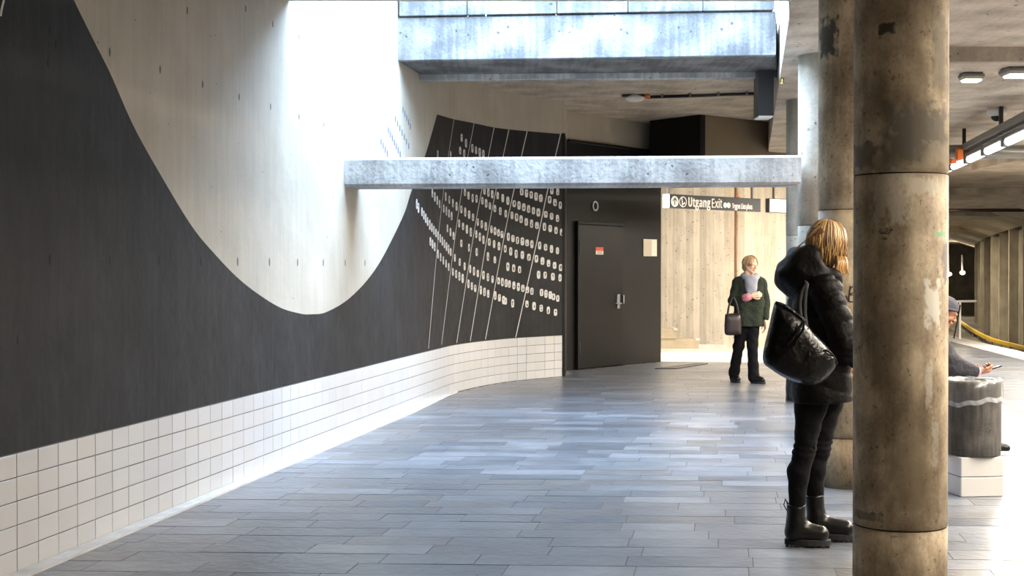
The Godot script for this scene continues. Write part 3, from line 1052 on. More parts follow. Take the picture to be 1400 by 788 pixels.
func build_skylight() -> void:
	# shaft round the opening
	var st := tool()
	prism(st, [Vector2(-1.75, 10.55), Vector2(edge_x(10.55), 10.55), Vector2(edge_x(10.85), 10.85), Vector2(-1.72, 10.85)], 3.9, 5.2)
	prism(st, [Vector2(edge_x(10.55), 10.55), Vector2(edge_x(14.2), 14.2), Vector2(edge_x(14.2) + 0.35, 14.2), Vector2(edge_x(10.55) + 0.35, 10.55)], 4.1, 5.2)
	struct("trim_1", st, M.beam, "concrete upstand round the skylight opening", "trim")
	var beam := thing("skylight_beam", "deep pale concrete beam along the far side of the skylight", "beam", pt(0.7, 3.56, 14.2))
	meta(beam, "", "", "", "structure")
	var x0 := -3.43 + 0.1597 * 14.3
	st = tool()
	prism(st, [Vector2(x0, 14.3), Vector2(edge_x(13.96) - 0.04, 13.96), Vector2(edge_x(15.2), 15.2), Vector2(x0 + 0.17, 15.38)], 3.56, 4.0, 0.012)
	local(obj("beam_face", st, M.beam_pale, beam))
	st = tool()
	prism(st, [Vector2(x0 + 0.16, 15.25), Vector2(edge_x(15.1), 15.06), Vector2(edge_x(15.2), 15.2), Vector2(x0 + 0.19, 15.4)], 3.50, 3.565, 0.004)
	local(obj("drip_edge", st, M.beam, beam))
	# upper course of panels, joints open a finger wide
	var cuts := [546.0, 639.0, 664.0, 761.0, 858.0, 960.0, 1058.0]
	for i in cuts.size() - 1:
		st = tool()
		var p := plan_on_beam(cuts[i] + 0.6)
		var q := plan_on_beam(cuts[i + 1] - 0.6)
		prism(st, [p + Vector2(0, -0.03), q + Vector2(0, -0.03), q + Vector2(0, 0.3), p + Vector2(0, 0.3)], 4.006, 5.2, 0.006)
		local(obj("panel", st, M.beam_pale, beam))
	# the lower strut across the hall
	var strut := thing("concrete_beam", "slender grey concrete beam crossing the hall from wall to column", "beam", pt(0.55, 2.2, 12.2))
	st = tool()
	var a := at_d(469, 240, 12.36)
	var b := at_d(1095.5, 235, 12.06)
	var xl := -3.43 + 0.1597 * 12.9
	prism(st, [Vector2(a.x - 0.01, 12.36), Vector2(b.x, 12.06), Vector2(b.x + 0.04, 12.5), Vector2(xl - 0.03, 12.82)], 2.183, 2.43, 0.02)
	local(obj("beam_body", st, M.beam, strut))

func plan_on_beam(u: float) -> Vector2:
	var m := (u - 700.0) / F
	var p := Vector2(-3.43 + 0.1597 * 14.3, 14.3)
	var q := Vector2(edge_x(13.96) - 0.04, 13.96)
	var a := p.x - m * p.y
	var b := q.x - m * q.y
	return p.lerp(q, a / (a - b))

func local(o: Node3D) -> Node3D:      # a mesh built in world places under a thing that stands elsewhere
	o.position = -(o.get_parent() as Node3D).position
	return o

# ---------------------------------------------------------------- columns

# marks: [pixel u, pixel v, half width, half height, colour, strength] read on a column whose picture is pw pixels wide and centred at pc
func column_image(w: int, h: int, seed_: int, marks: Array, pc: float, ph: float, y_per_px: Callable) -> Image:
	var n1 := noise_bytes(w, h, seed_, 0.008, 5)
	var n2 := noise_bytes(w, h, seed_ + 1, 0.1, 3)
	var n3 := noise_bytes(w, h / 16, seed_ + 2, 0.04, 4)
	var n4 := noise_bytes(w, h, seed_ + 3, 0.035, 4)
	var a := Color(0.47, 0.41, 0.325)
	var b := Color(0.77, 0.70, 0.59)
	var out := PackedByteArray()
	out.resize(w * h * 3)
	var o := 0
	for y in h:
		var row := (y >> 4) * w
		var m := 3.35 * y / h
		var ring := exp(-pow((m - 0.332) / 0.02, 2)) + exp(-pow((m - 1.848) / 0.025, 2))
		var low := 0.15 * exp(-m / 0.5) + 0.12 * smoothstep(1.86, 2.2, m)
		for x in w:
			var i := y * w + x
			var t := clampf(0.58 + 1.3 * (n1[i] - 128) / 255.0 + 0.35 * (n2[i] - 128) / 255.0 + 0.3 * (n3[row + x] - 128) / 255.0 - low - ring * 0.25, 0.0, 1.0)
			var d := 1.0
			if n4[i] > 186 and n2[i] > 138: d = 0.72
			out[o] = int((a.r + (b.r - a.r) * t) * d * 255.0)
			out[o + 1] = int((a.g + (b.g - a.g) * t) * d * 255.0)
			out[o + 2] = int((a.b + (b.b - a.b) * t) * d * 255.0)
			o += 3
	for k in marks:
		var ang0 := asin(clampf((k[0] - k[2] - pc) / ph, -0.98, 0.98))
		var ang1 := asin(clampf((k[0] + k[2] - pc) / ph, -0.98, 0.98))
		var x0 := int((0.5 + ang0 / TAU) * w)
		var x1 := int((0.5 + ang1 / TAU) * w)
		var y0 := int(y_per_px.call(k[1] + k[3]) / 3.35 * h)
		var y1 := int(y_per_px.call(k[1] - k[3]) / 3.35 * h)
		var cx := (x0 + x1) * 0.5
		var cy := (y0 + y1) * 0.5
		var c: Color = k[4]
		for y in range(maxi(y0, 0), mini(y1 + 1, h)):
			for x in range(maxi(x0, 0), mini(x1 + 1, w)):
				var i := y * w + x
				var fx := absf(x - cx) / maxf((x1 - x0) * 0.5, 1.0)
				var fy := absf(y - cy) / maxf((y1 - y0) * 0.5, 1.0)
				var e := 1.0 - maxf(fx, fy) * 0.9 + (n4[i] - 128) / 255.0 * 0.9 + (n2[i] - 128) / 255.0 * 0.35
				var s: float = smoothstep(0.02, 0.5, e) * k[5]
				for q in 3:
					out[i * 3 + q] = int(lerpf(out[i * 3 + q], c[q] * 255.0, s))
	return Image.create_from_data(w, h, false, Image.FORMAT_RGB8, out)

func build_columns() -> void:
	var grey := Color(0.45, 0.43, 0.385)
	var dark := Color(0.25, 0.235, 0.20)
	var pale := Color(0.78, 0.76, 0.71)
	var spec := [
		[1231.0, 6.18, "nearest round concrete column, patched with grey render and scuffed white", [[1247, 188, 46, 44, grey, 0.85], [1213, 48, 11, 8, dark, 0.9], [1275, 215, 18, 18, Color(0.68, 0.63, 0.54), 0.6], [1218, 272, 28, 40, pale, 0.55], [1255, 258, 26, 14, pale, 0.55], [1272, 415, 11, 34, pale, 0.95], [1268, 520, 5, 40, pale, 0.6], [1276, 600, 5, 36, pale, 0.45], [1215, 470, 22, 60, Color(0.50, 0.45, 0.37), 0.5], [1240, 640, 30, 50, Color(0.55, 0.49, 0.39), 0.5], [1282, 322, 8, 4, Color(0.35, 0.62, 0.48), 0.8], [1290, 360, 6, 34, Color(0.34, 0.32, 0.31), 0.8], [1185, 215, 16, 20, Color(0.36, 0.33, 0.28), 0.7], [1280, 80, 9, 60, Color(0.52, 0.49, 0.43), 0.7], [1190, 700, 20, 6, dark, 0.5]], 640, 1280],
		[1160.0, 9.55, "second round concrete column behind the woman, with a blackened upper patch", [[1134, 56, 13, 30, dark, 0.95], [1145, 420, 10, 12, Color(0.42, 0.39, 0.33), 0.6]], 448, 896],
		[1122.0, 12.58, "third round concrete column, lit by the skylight, where the slender beam ends", [], 0, 0],
		[1099.5, 15.8, "farthest round concrete column, mostly hidden behind the third one", [], 0, 0]]
	var bump := gray_tex(97, 0.02, 5)
	var k := 0
	for c in spec:
		k += 1
		var d: float = c[1]
		var x: float = (c[0] - 700.0) / F * d
		var t := thing("concrete_column", c[2], "column", pt(x, 0, d), "round columns along the platform")
		var ph := 0.2 * F / d
		var m: StandardMaterial3D
		if c[4] > 0:
			m = StandardMaterial3D.new()
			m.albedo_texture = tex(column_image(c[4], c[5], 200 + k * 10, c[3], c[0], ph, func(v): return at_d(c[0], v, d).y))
			m.roughness = 0.75
			m.heightmap_enabled = true
			m.heightmap_texture = bump
			m.heightmap_scale = 0.25
		else:
			m = M.column
		var prof := [Vector2(0.0001, 0.0), Vector2(0.2, 0.0)]
		for g in [0.332, 1.848]:
			prof.append_array([Vector2(0.2, g - 0.006), Vector2(0.1955, g - 0.003), Vector2(0.1955, g + 0.003), Vector2(0.2, g + 0.006)])
		prof.append_array([Vector2(0.2, 2.6), Vector2(0.2, 3.36)])
		var st := tool(true)
		lathe(st, prof, 64, Transform3D(Basis(Vector3.UP, PI + atan2(-x, d)), Vector3.ZERO), 3.35)
		obj("shaft", st, m, t)
		for g in [0.332, 1.848]:
			st = tool(true)
			lathe(st, [Vector2(0.196, g - 0.0025), Vector2(0.1972, g - 0.0015), Vector2(0.1972, g + 0.0015), Vector2(0.196, g + 0.0025)], 48)
			obj("joint", st, M.hole, t)
		if k == 2:                        # black scrawl of spray paint beside the woman
			st = tool()
			var w := [[1153, 391], [1152, 400], [1151, 412], [1153, 395], [1158, 392], [1159, 398], [1153, 402], [1160, 404], [1160, 410], [1153, 412], [1147, 404]]
			scrawl(st, w, x, d, 0.0045)
			obj("graffiti", st, M.paint_black, t)
			(t.get_child(t.get_child_count() - 1) as Node3D).position = -t.position
		if k == 1:
			st = tool()
			scrawl(st, [[1192, 315], [1190, 319], [1193, 321], [1194, 319]], x, d, 0.0016)
			scrawl(st, [[1196, 315], [1200, 315], [1196, 321], [1200, 321]], x, d, 0.0016)
			scrawl(st, [[1202, 321], [1202, 315], [1205, 316], [1202, 318]], x, d, 0.0016)
			scrawl(st, [[1193, 326], [1199, 328], [1193, 329]], x, d, 0.0016)
			obj("graffiti", st, M.paint_black, t)
			(t.get_child(t.get_child_count() - 1) as Node3D).position = -t.position

func scrawl(st: SurfaceTool, px: Array, cx: float, d: float, r: float) -> void:
	var path := []
	var pts := []
	for p in px: pts.append(Vector2(p[0], p[1]))
	for p in smooth_line(pts, 4):
		var q := at_d(p.x, p.y, d)
		var o := Vector2(q.x - cx, 0)
		var ox := clampf(o.x, -0.198, 0.198)
		path.append(Vector3(cx + ox, q.y, -d + sqrt(0.2005 * 0.2005 - ox * ox)))
	tube(st, path, r, 5)

# ---------------------------------------------------------------- black corner with the door

func build_back_corner() -> void:
	var a := Vector2(0.806, 20.9)
	var b := Vector2(2.41, 23.0)
	var e := (b - a).normalized()
	var n := Vector2(e.y, -e.x)            # towards the hall
	var st := tool()
	prism(st, [a, b, Vector2(1.3, 29.0), Vector2(-0.9, 24.0)], 0.0, 3.40)
	prism(st, [Vector2(0.69, 19.72), Vector2(0.735, 19.74), Vector2(0.806, 20.9), Vector2(0.5, 21.0), Vector2(0.45, 19.8)], 0.0, 3.375)
	var wall := struct("wall_corner", st, M.door_black, "black painted corner wall holding the metal door", "wall")
	st = tool()
	prism(st, [a + n * 0.004, b + n * 0.004, Vector2(1.3, 28.0), Vector2(-0.9, 23.0)], 3.40, 3.84)
	prism(st, [Vector2(0.69, 19.72), Vector2(0.72, 19.74), Vector2(0.806, 20.9), Vector2(0.5, 21.0), Vector2(0.45, 19.8)], 3.375, 3.84)
	obj("cream_upper_wall", st, M.cream, wall)
	st = tool()
	prism(st, [a + n * 0.05, b + n * 0.05, b - n * 0.01, a - n * 0.01], 3.365, 3.40, 0.004)
	obj("ledge", st, M.door_black, wall)
	# black casing and brown downstand over the exit
	st = tool()
	prism(st, [Vector2(2.16, 22.25), Vector2(2.83, 21.4), Vector2(3.05, 21.6), Vector2(2.45, 23.0), Vector2(2.2, 22.9)], 2.95, 3.82)
	struct("trim_2", st, M.door_black, "black boxed casing under the ceiling beside the cream wall", "casing")
	st = tool()
	prism(st, [Vector2(2.835, 21.41), Vector2(4.9, 23.15), Vector2(4.75, 24.0), Vector2(2.62, 22.3)], 2.95, 3.82)
	struct("trim_3", st, M.brown, "brown downstand wall above the exit opening", "lintel")
	# the door
	var s0 := door_s(788.5, a, e)
	var s1 := door_s(848.5, a, e)
	var fr := Transform3D(Basis(Vector3(e.x, 0, -e.y), Vector3.UP, Vector3(n.x, 0, -n.y)), pt(lerpf(s0, s1, 0.5) * e.x + a.x, 0, lerpf(s0, s1, 0.5) * e.y + a.y))
	var w := s1 - s0
	var door := thing("door_1", "black steel door with lever handle and red-topped warning sticker", "door", fr.origin)
	door.basis = fr.basis
	meta(door, "", "", "", "structure")
	st = tool()
	bx(st, at(Vector3(0, 1.085, 0.02)), Vector3(w, 2.14, 0.04), 0.004)
	obj("door_leaf", st, M.door_leaf, door)
	st = tool()
	bx(st, at(Vector3(0, 2.185, 0.03)), Vector3(w + 0.1, 0.045, 0.06), 0.005)
	bx(st, at(Vector3(-w / 2 - 0.03, 1.1, 0.03)), Vector3(0.045, 2.2, 0.06), 0.005)
	bx(st, at(Vector3(w / 2 + 0.03, 1.1, 0.015)), Vector3(0.045, 2.2, 0.03), 0.005)
	obj("door_frame", st, M.door_black, door)
	for y in [0.32, 1.82]:
		st = tool(true)
		tube(st, [Vector3(-w / 2 - 0.005, y - 0.09, 0.055), Vector3(-w / 2 - 0.005, y + 0.09, 0.055)], 0.014, 10)
		obj("hinge", st, M.paint_black, door)
	st = tool()
	bx(st, at(Vector3(w / 2 - 0.13, 1.0, 0.046)), Vector3(0.075, 0.22, 0.012), 0.003)
	var plate := obj("lock_plate", st, M.steel, door)
	st = tool(true)
	tube(st, [Vector3(w / 2 - 0.13, 0.97, 0.05), Vector3(w / 2 - 0.13, 0.97, 0.1), Vector3(w / 2 - 0.16, 0.97, 0.11), Vector3(w / 2 - 0.3, 0.97, 0.11)], 0.011, 10)
	obj("lever", st, M.steel, plate)
	st = tool()
	bx(st, at(Vector3(w / 2 + 0.005, 1.03, 0.05)), Vector3(0.03, 0.13, 0.02), 0.003)
	obj("strike_plate", st, M.steel, door)
	st = tool()
	bx(st, at(Vector3(-0.05, 1.80, 0.0415)), Vector3(0.2, 0.055, 0.003))
	var sticker := obj("warning_sticker", st, M.red, door)
	st = tool()
	bx(st, at(Vector3(-0.05, 1.745, 0.0415)), Vector3(0.2, 0.055, 0.003))
	obj("white_field", st, M.paper, sticker)
	for y in [1.757, 1.736]:
		st = tool()
		bx(st, at(Vector3(-0.05, y, 0.0435)), Vector3(0.15, 0.008, 0.002))
		obj("print_line", st, M.paint_black, sticker)
	# ring above the door and the paper notice beside it
	var p := Vector3(door_s(813, a, e) - (s0 + s1) / 2, 0, 0)
	var rg := tool(true)
	var path := []
	for k in 25: path.append(Vector3(cos(TAU * k / 24) * 0.066, sin(TAU * k / 24) * 0.066, 0))
	tube(rg, path, 0.012, 8, false)
	var ring := obj("wall_ring", rg, M.paint_white)
	ring.transform = Transform3D(fr.basis, fr * (p + Vector3(0, height_at(813, 282, a, e), 0.012)))
	meta(ring, "small pale ring fixed on the black wall above the door", "ring")
	var q := Vector3(door_s(888, a, e) - (s0 + s1) / 2, height_at(888, 339, a, e), 0.008)
	var nt := thing("wall_notice", "square pale notice plate on the black wall beside the door", "notice", fr * q)
	nt.basis = fr.basis
	st = tool()
	bx(st, at(Vector3.ZERO), Vector3(0.40, 0.27, 0.016), 0.003)
	obj("plate", st, M.notice, nt)
	st = tool()
	bx(st, at(Vector3(0.11, 0, 0.009)), Vector3(0.16, 0.25, 0.003))
	obj("sheet", st, M.paper, nt)

func door_s(u: float, a: Vector2, e: Vector2) -> float:
	var m := (u - 700.0) / F
	return (m * a.y - a.x) / (e.x - m * e.y)

func height_at(u: float, v: float, a: Vector2, e: Vector2) -> float:
	return at_d(u, v, a.y + e.y * door_s(u, a, e)).y

# ---------------------------------------------------------------- exit hall

func build_exit_hall() -> void:
	var st := tool()
	prism(st, [Vector2(0.8, 28.3), Vector2(4.08, 27.35), Vector2(4.08, 28.0), Vector2(0.8, 29.0)], 0.0, 3.83)
	struct("wall_exit", st, M.board, "board-marked concrete wall behind the exit steps", "wall")
	st = tool()
	prism(st, [Vector2(4.0, 27.75), Vector2(7.6, 26.5), Vector2(7.6, 27.0), Vector2(4.0, 28.4)], 0.0, 3.83)
	struct("wall_exit_far", st, M.board_pale, "bright board-marked concrete wall to the side of the exit", "wall")
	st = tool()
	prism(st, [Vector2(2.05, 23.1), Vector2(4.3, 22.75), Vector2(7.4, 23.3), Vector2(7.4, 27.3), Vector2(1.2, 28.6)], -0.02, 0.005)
	obj("lit_floor_slab", st, M.lit_floor_slab, get_node("floor"))  # pale slab added so the exit floor looks brightly lit
	# pale skirting and the ends of the steps
	st = tool()
	prism(st, [Vector2(0.9, 28.15), Vector2(4.1, 27.2), Vector2(4.12, 27.36), Vector2(0.9, 28.3)], -0.01, 0.06, 0.01)
	struct("baseboard_exit", st, M.curb, "pale skirting strip at the foot of the exit wall", "baseboard")
	var stairs := thing("exit_stairs", "pale concrete steps rising at the foot of the exit wall", "stairs", pt(2.2, 0, 27.4))
	meta(stairs, "", "", "", "structure")
	for k in 4:
		var x1: float = [3.55, 3.13, 2.7, 2.27][k]
		st = tool()
		prism(st, [Vector2(0.9, 27.15), Vector2(x1, 27.0), Vector2(x1 + 0.02, 27.72), Vector2(0.9, 28.4)], 0.19 * k, 0.19 * (k + 1), 0.006)
		local(obj("step", st, M.step, stairs))
		st = tool()
		prism(st, [Vector2(x1 - 0.06, 26.985), Vector2(x1 + 0.015, 26.985), Vector2(x1 + 0.03, 27.7), Vector2(x1 - 0.05, 27.7)], 0.19 * (k + 1) - 0.03, 0.19 * (k + 1) + 0.008, 0.003)
		local(obj("nosing", st, M.curb, stairs))
	# unseen lamps put behind the downstand to brighten the exit hall
	for k in 3:
		var lamp := thing("unseen_ceiling_lamp", "unseen flat lamp added behind the downstand to brighten the exit hall", "lamp", pt(2.9 + k * 1.3, 3.8, 25.2), "unseen lamps added in the exit hall")
		st = tool()
		bx(st, at(Vector3(0, -0.02, 0)), Vector3(1.0, 0.06, 0.6), 0.008)
		obj("housing", st, M.white_paint, lamp)
		st = tool()
		bx(st, at(Vector3(0, -0.055, 0)), Vector3(0.92, 0.012, 0.52), 0.003)
		obj("glowing_panel", st, M.lamp_warm, lamp)
		area_light(lamp, Vector3(0, -0.075, 0), Vector2(0.9, 0.5), UNSEEN_HALL_LAMP, Color(1.0, 0.94, 0.85))
		var sp := SpotLight3D.new()  # extra spot added, tilted towards the viewer to whiten the floor
		sp.name = "added_floor_spot"
		sp.light_energy = UNSEEN_HALL_LAMP * 2.0
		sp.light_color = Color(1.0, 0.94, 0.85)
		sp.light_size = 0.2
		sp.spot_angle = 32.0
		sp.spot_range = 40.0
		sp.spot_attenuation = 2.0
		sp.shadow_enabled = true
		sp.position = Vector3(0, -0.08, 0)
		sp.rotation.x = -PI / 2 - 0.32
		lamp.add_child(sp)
	# upright pipe on the pale wall with a valve
	var foot := pt(4.33, 0, 27.55)
	var pipe := thing("wall_pipe", "thin brown pipe running up the bright exit wall", "pipe", foot)
	st = tool(true)
	tube(st, [Vector3.ZERO, Vector3(0, 3.8, 0)], 0.022, 10)
	obj("pipe_run", st, M.brown_pipe, pipe)
	st = tool(true)
	tube(st, [Vector3(0.06, 2.72, 0.02), Vector3(0.06, 2.86, 0.02)], 0.035, 10)
	obj("valve", st, M.white_paint, pipe)
	st = tool(true)
	tube(st, [Vector3(0, 2.9, 0.02), Vector3(0.07, 2.9, 0.02)], 0.025, 8)
	obj("coupling", st, M.orange, pipe)
	# long narrow grate let into the floor before the steps
	var g := thing("floor_grate", "long dark grate let into the bright floor by the exit", "grate", pt(2.6, 0, 22.4))
	var p := [at_y(895, 505, 0.0), at_y(925, 505.0, 0.0), at_y(968, 498.0, 0.0), at_y(950, 497.6, 0.0)]
	var plan := []
	for q in p: plan.append(Vector2(q.x, -q.z))
	st = tool()
	prism(st, plan, -0.01, 0.014, 0.003)
	local(obj("frame", st, M.dark_metal, g))
	for k in 5:
		st = tool()
		var u0: Vector2 = plan[0].lerp(plan[3], 0.12 + 0.19 * k)
		var u1: Vector2 = plan[1].lerp(plan[2], 0.12 + 0.19 * k)
		var v := (u1 - u0).normalized() * 0.03
		var nn := Vector2(-v.y, v.x).normalized() * 0.012
		prism(st, [u0 + v, u1 - v, u1 - v + nn, u0 + v + nn], 0.0, 0.017)
		local(obj("bar", st, M.galv, g))
	build_signs()

func build_signs() -> void:
	var pl := at_d(912.8, 275, 21.8)
	var pr := at_d(1036.3, 281, 23.2)
	var along := Vector3(pr.x - pl.x, 0, pr.z - pl.z)
	var L := along.length()
	var turn := atan2(-along.z, along.x)
	var h := 0.212
	var sign := thing("exit_sign", "long dark hanging sign with arrow, exit wording in white letters", "sign", Vector3(pl.x, pl.y, pl.z))
	sign.rotation.y = turn
	var st := tool()
	bx(st, at(Vector3(L / 2, 0, 0)), Vector3(L, h, 0.1), 0.006)
	obj("panel", st, M.sign_dark, sign)
	st = tool()
	bx(st, at(Vector3(-0.035, 0, 0)), Vector3(0.06, h, 0.1), 0.006)
	obj("end_cap", st, M.lightbox, sign)  # glowing block standing for the lit end of another box behind
	st = tool()
	bx(st, at(Vector3(L + 0.012, 0, 0)), Vector3(0.022, h + 0.004, 0.104), 0.004)
	obj("end_plate", st, M.steel, sign)
	for x in [0.06, L - 0.14]:
		st = tool()
		bx(st, at(Vector3(x, 0.1 + 0.17, 0)), Vector3(0.05, 0.35, 0.04), 0.004)
		obj("hanger", st, M.white_paint, sign)
	var z := 0.052
	# arrow in a filled disc
	st = tool()
	disc(st, Vector3(0.105, -0.005, z), 0.083, 0.0)
	var d := obj("arrow_disc", st, M.sign_white, sign)
	st = tool()
	bx(st, at(Vector3(0.105, -0.01, z + 0.003)), Vector3(0.016, 0.1, 0.004))
	for s in [-1.0, 1.0]: bx(st, Transform3D(Basis(Vector3.BACK, s * 0.75), Vector3(0.105 + s * 0.022, 0.025, z + 0.003)), Vector3(0.014, 0.075, 0.004))
	obj("arrow", st, M.sign_dark, d)
	# escalator pictogram in a ring
	st = tool()
	disc(st, Vector3(0.29, -0.005, z), 0.083, 0.070)
	for b in [[0.268, 0.03, 0.018, 0.07, 0.2], [0.275, -0.03, 0.018, 0.075, 0.1], [0.305, -0.035, 0.06, 0.018, 0.3], [0.325, -0.02, 0.02, 0.02, 0.0]]:
		bx(st, Transform3D(Basis(Vector3.BACK, b[4]), Vector3(b[0], b[1], z)), Vector3(b[2], b[3], 0.004))
	obj("pictogram", st, M.sign_white, sign)
	var k := L / 2.0
	var tx := 0.40
	tx += fit(sign, "Utgang", 0.142, Vector3(tx, -0.005, z), M.sign_warm, true, 0.475 * k) + 0.035
	tx += fit(sign, "Exit", 0.142, Vector3(tx, -0.005, z), M.sign_warm, false, 0.225 * k) + 0.05
	st = tool()
	for x in [tx + 0.04, tx + 0.125]:
		disc(st, Vector3(x, -0.025, z), 0.043, 0.016)
	bx(st, at(Vector3(tx + 0.04, -0.025, z + 0.002)), Vector3(0.07, 0.016, 0.003))
	bx(st, at(Vector3(tx + 0.125, -0.025, z + 0.002)), Vector3(0.018, 0.06, 0.003))
	obj("pictogram", st, M.sign_white, sign)
	fit(sign, "Trygve Lies plass", 0.08, Vector3(tx + 0.21, -0.032, z), M.sign_white, true, 0.46 * k)
	# white light box beyond it
	var q0 := at_d(1049.5, 281, 23.35)
	var lb := thing("light_box", "blank white light-box sign hanging beside the farthest column", "sign", q0)
	lb.rotation.y = turn * 0.9
	st = tool()
	bx(st, at(Vector3(0.36, 0, 0)), Vector3(0.74, 0.235, 0.09), 0.006)
	obj("casing", st, M.galv, lb)
	st = tool()
	bx(st, at(Vector3(0.36, 0, 0.046)), Vector3(0.70, 0.205, 0.008), 0.002)
	obj("white_face", st, M.lightbox, lb)
	st = tool()
	bx(st, at(Vector3(0.14, 0.28, 0)), Vector3(0.03, 0.4, 0.03), 0.003)
	obj("hanger", st, M.galv, lb)
	st = tool()
	bx(st, at(Vector3(0.285, -0.04, 0.052)), Vector3(0.012, 0.09, 0.004))
	obj("green_mark", st, M.green, lb)

func fit(parent: Node3D, words: String, h: float, p: Vector3, mat: Material, bold: bool, want: float) -> float:
	var n := "lettering"
	var w := text(parent, n, words, h, Transform3D(Basis(), p), mat, bold)
	var o: Node3D = parent.get_child(parent.get_child_count() - 1)
	o.scale.x = want / w
	return want

func disc(st: SurfaceTool, c: Vector3, r: float, hole: float) -> void:
	for k in 28:
		var a := TAU * k / 28
		var b := TAU * (k + 1) / 28
		var p := Vector3(cos(a), sin(a), 0)
		var q := Vector3(cos(b), sin(b), 0)
		quad(st, c + p * hole, c + p * r, c + q * r, c + q * hole)
		quad(st, c + p * r - Vector3(0, 0, 0.003), c + q * r - Vector3(0, 0, 0.003), c + q * r, c + p * r)

# ---------------------------------------------------------------- ceilings, lamps, track and ribbed wall

func build_platform_side() -> void:
	var st: SurfaceTool
	# downstand beams under the platform slab
	for b in [[-1.5, 0.6], [5.2, 7.3], [12.1, 14.25], [22.6, 24.8], [32.0, 34.6], [44.0, 47.0], [58.0, 61.0]]:
		st = tool()
		var x0 := maxf(3.3, edge_x(b[0]) + 0.9) if b[0] < 20 else maxf(8.0, b[0] * 0.295)
		var x1: float = 12.0 if b[0] < 20 else (16.0 if b[0] < 30 else 30.0)
		prism(st, [Vector2(x0, b[0]), Vector2(x1, b[0]), Vector2(x1, b[1]), Vector2(x0, b[1])], 3.215, 3.36, 0.012)
		struct("ceiling_beam", st, M.soffit, ["wide concrete ceiling beam out of sight behind the viewer", "wide concrete ceiling beam above the platform bench", "wide concrete ceiling beam just above the bulkhead lamp", "concrete ceiling beam beyond the tube lamps", "narrower-looking concrete ceiling beam farther down the platform", "distant concrete ceiling beam over the track", "farthest concrete ceiling beam before the tunnel mouth"][[-1.5, 5.2, 12.1, 22.6, 32.0, 44.0, 58.0].find(b[0])], "beam")
	# fluorescent row along the platform
	var along := Vector2(0.146, 1.0).normalized()
	var start := Vector2(6.12, 19.75)
	var yl := 2.92
	var turn := -atan2(along.x, along.y)
	for k in range(-4, 14):
		var c := start - along * (0.62 + k * 1.245)
		if c.y < 4.0: break
		var words: String = ["tube lamp of the row right beside the two orange boxes", "second tube lamp of the row from the orange boxes", "third tube lamp of the row from the orange boxes", "bright tube lamp cut off by the picture's edge"][k] if k >= 0 and k < 4 else "white tube lamp of the platform row nearer than the picture shows"
		var lamp := thing("tube_lamp", words, "lamp", pt(c.x, yl, c.y), "tube lamps over the platform")
		lamp.rotation.y = turn
		st = tool()
		bx(st, at(Vector3(0, 0.045, 0)), Vector3(0.10, 0.05, 1.2), 0.006)
		obj("housing", st, M.galv, lamp)
		st = tool(true)
		tube(st, [Vector3(0, -0.012, -0.53), Vector3(0, -0.012, 0.53)], 0.045, 12)
		obj("tube", st, M.tube, lamp)
		for s in [-1.0, 1.0]:
			st = tool()
			bx(st, at(Vector3(0, 0.0, s * 0.57)), Vector3(0.105, 0.12, 0.07), 0.008)
			obj("end_cap", st, M.galv, lamp)
		area_light(lamp, Vector3(0, -0.065, 0), Vector2(0.12, 1.06), PLATFORM_LAMP, Color(1.0, 0.95, 0.88))
	var tray := thing("cable_tray", "grey metal cable tray carrying the row of tube lamps", "tray", pt(start.x, yl + 0.12, start.y))
	tray.rotation.y = turn
	st = tool()
	bx(st, at(Vector3(0, 0, 5.8)), Vector3(0.16, 0.012, 22.4))
	for s in [-0.08, 0.08]: bx(st, at(Vector3(s, 0.035, 5.8)), Vector3(0.008, 0.07, 22.4))
	obj("channel", st, M.galv, tray)
	st = tool(true)
	tube(st, [Vector3(0.02, 0.03, -5.3), Vector3(0.02, 0.03, 17)], 0.018, 8)
	tube(st, [Vector3(-0.03, 0.028, -5.3), Vector3(-0.03, 0.028, 17)], 0.014, 8)
	obj("cable", st, M.dark_metal, tray)
	for k in range(-2, 7):
		st = tool()
		bx(st, at(Vector3(0, 0.16, 0.9 + k * 2.5)), Vector3(0.045, 0.34, 0.045), 0.004)
		obj("hanger", st, M.dark_metal, tray)
	for k in 2:
		var p := at_d([1302.5, 1311.5][k], [216.0, 211.0][k], [19.0, 18.48][k])
		var o := thing("junction_box", ["orange junction box half behind the nearest column", "orange junction box next to the first tube lamp"][k], "box", p, "orange junction boxes")
		st = tool()
		bx(st, at(Vector3.ZERO), Vector3(0.085, 0.15, 0.07), 0.008)
		obj("body", st, M.orange, o)
		st = tool()
		bx(st, at(Vector3(0, 0, 0.04)), Vector3(0.07, 0.13, 0.012), 0.004)
		obj("cover", st, M.orange, o)
	# dome camera
	var pc := at_d(1363, 160, 16.6)
	var cam := thing("dome_camera", "small white dome camera under the ceiling above the lamps", "camera", Vector3(pc.x, 3.35, pc.z))
	st = tool(true)
	lathe(st, [Vector2(0.0001, 0.0), Vector2(0.11, 0.0), Vector2(0.115, -0.06), Vector2(0.085, -0.09), Vector2(0.0001, -0.09)].map(func(q): return q), 20)
	obj("mount", st, M.white_paint, cam)
	st = tool(true)
	ball(st, Vector3(0, -0.09, 0), Vector3(0.07, 0.06, 0.07), 16)
	obj("dome", st, M.dark_metal, cam)
	# bulkhead lamps under the near beam
	var spots := [[1396, 81, 12.4, 0.32, "square bulkhead lamp under the beam at the picture's edge"], [1328, 90, 12.7, 0.2, "little oval lamp under the beam left of the bulkhead lamp"]]
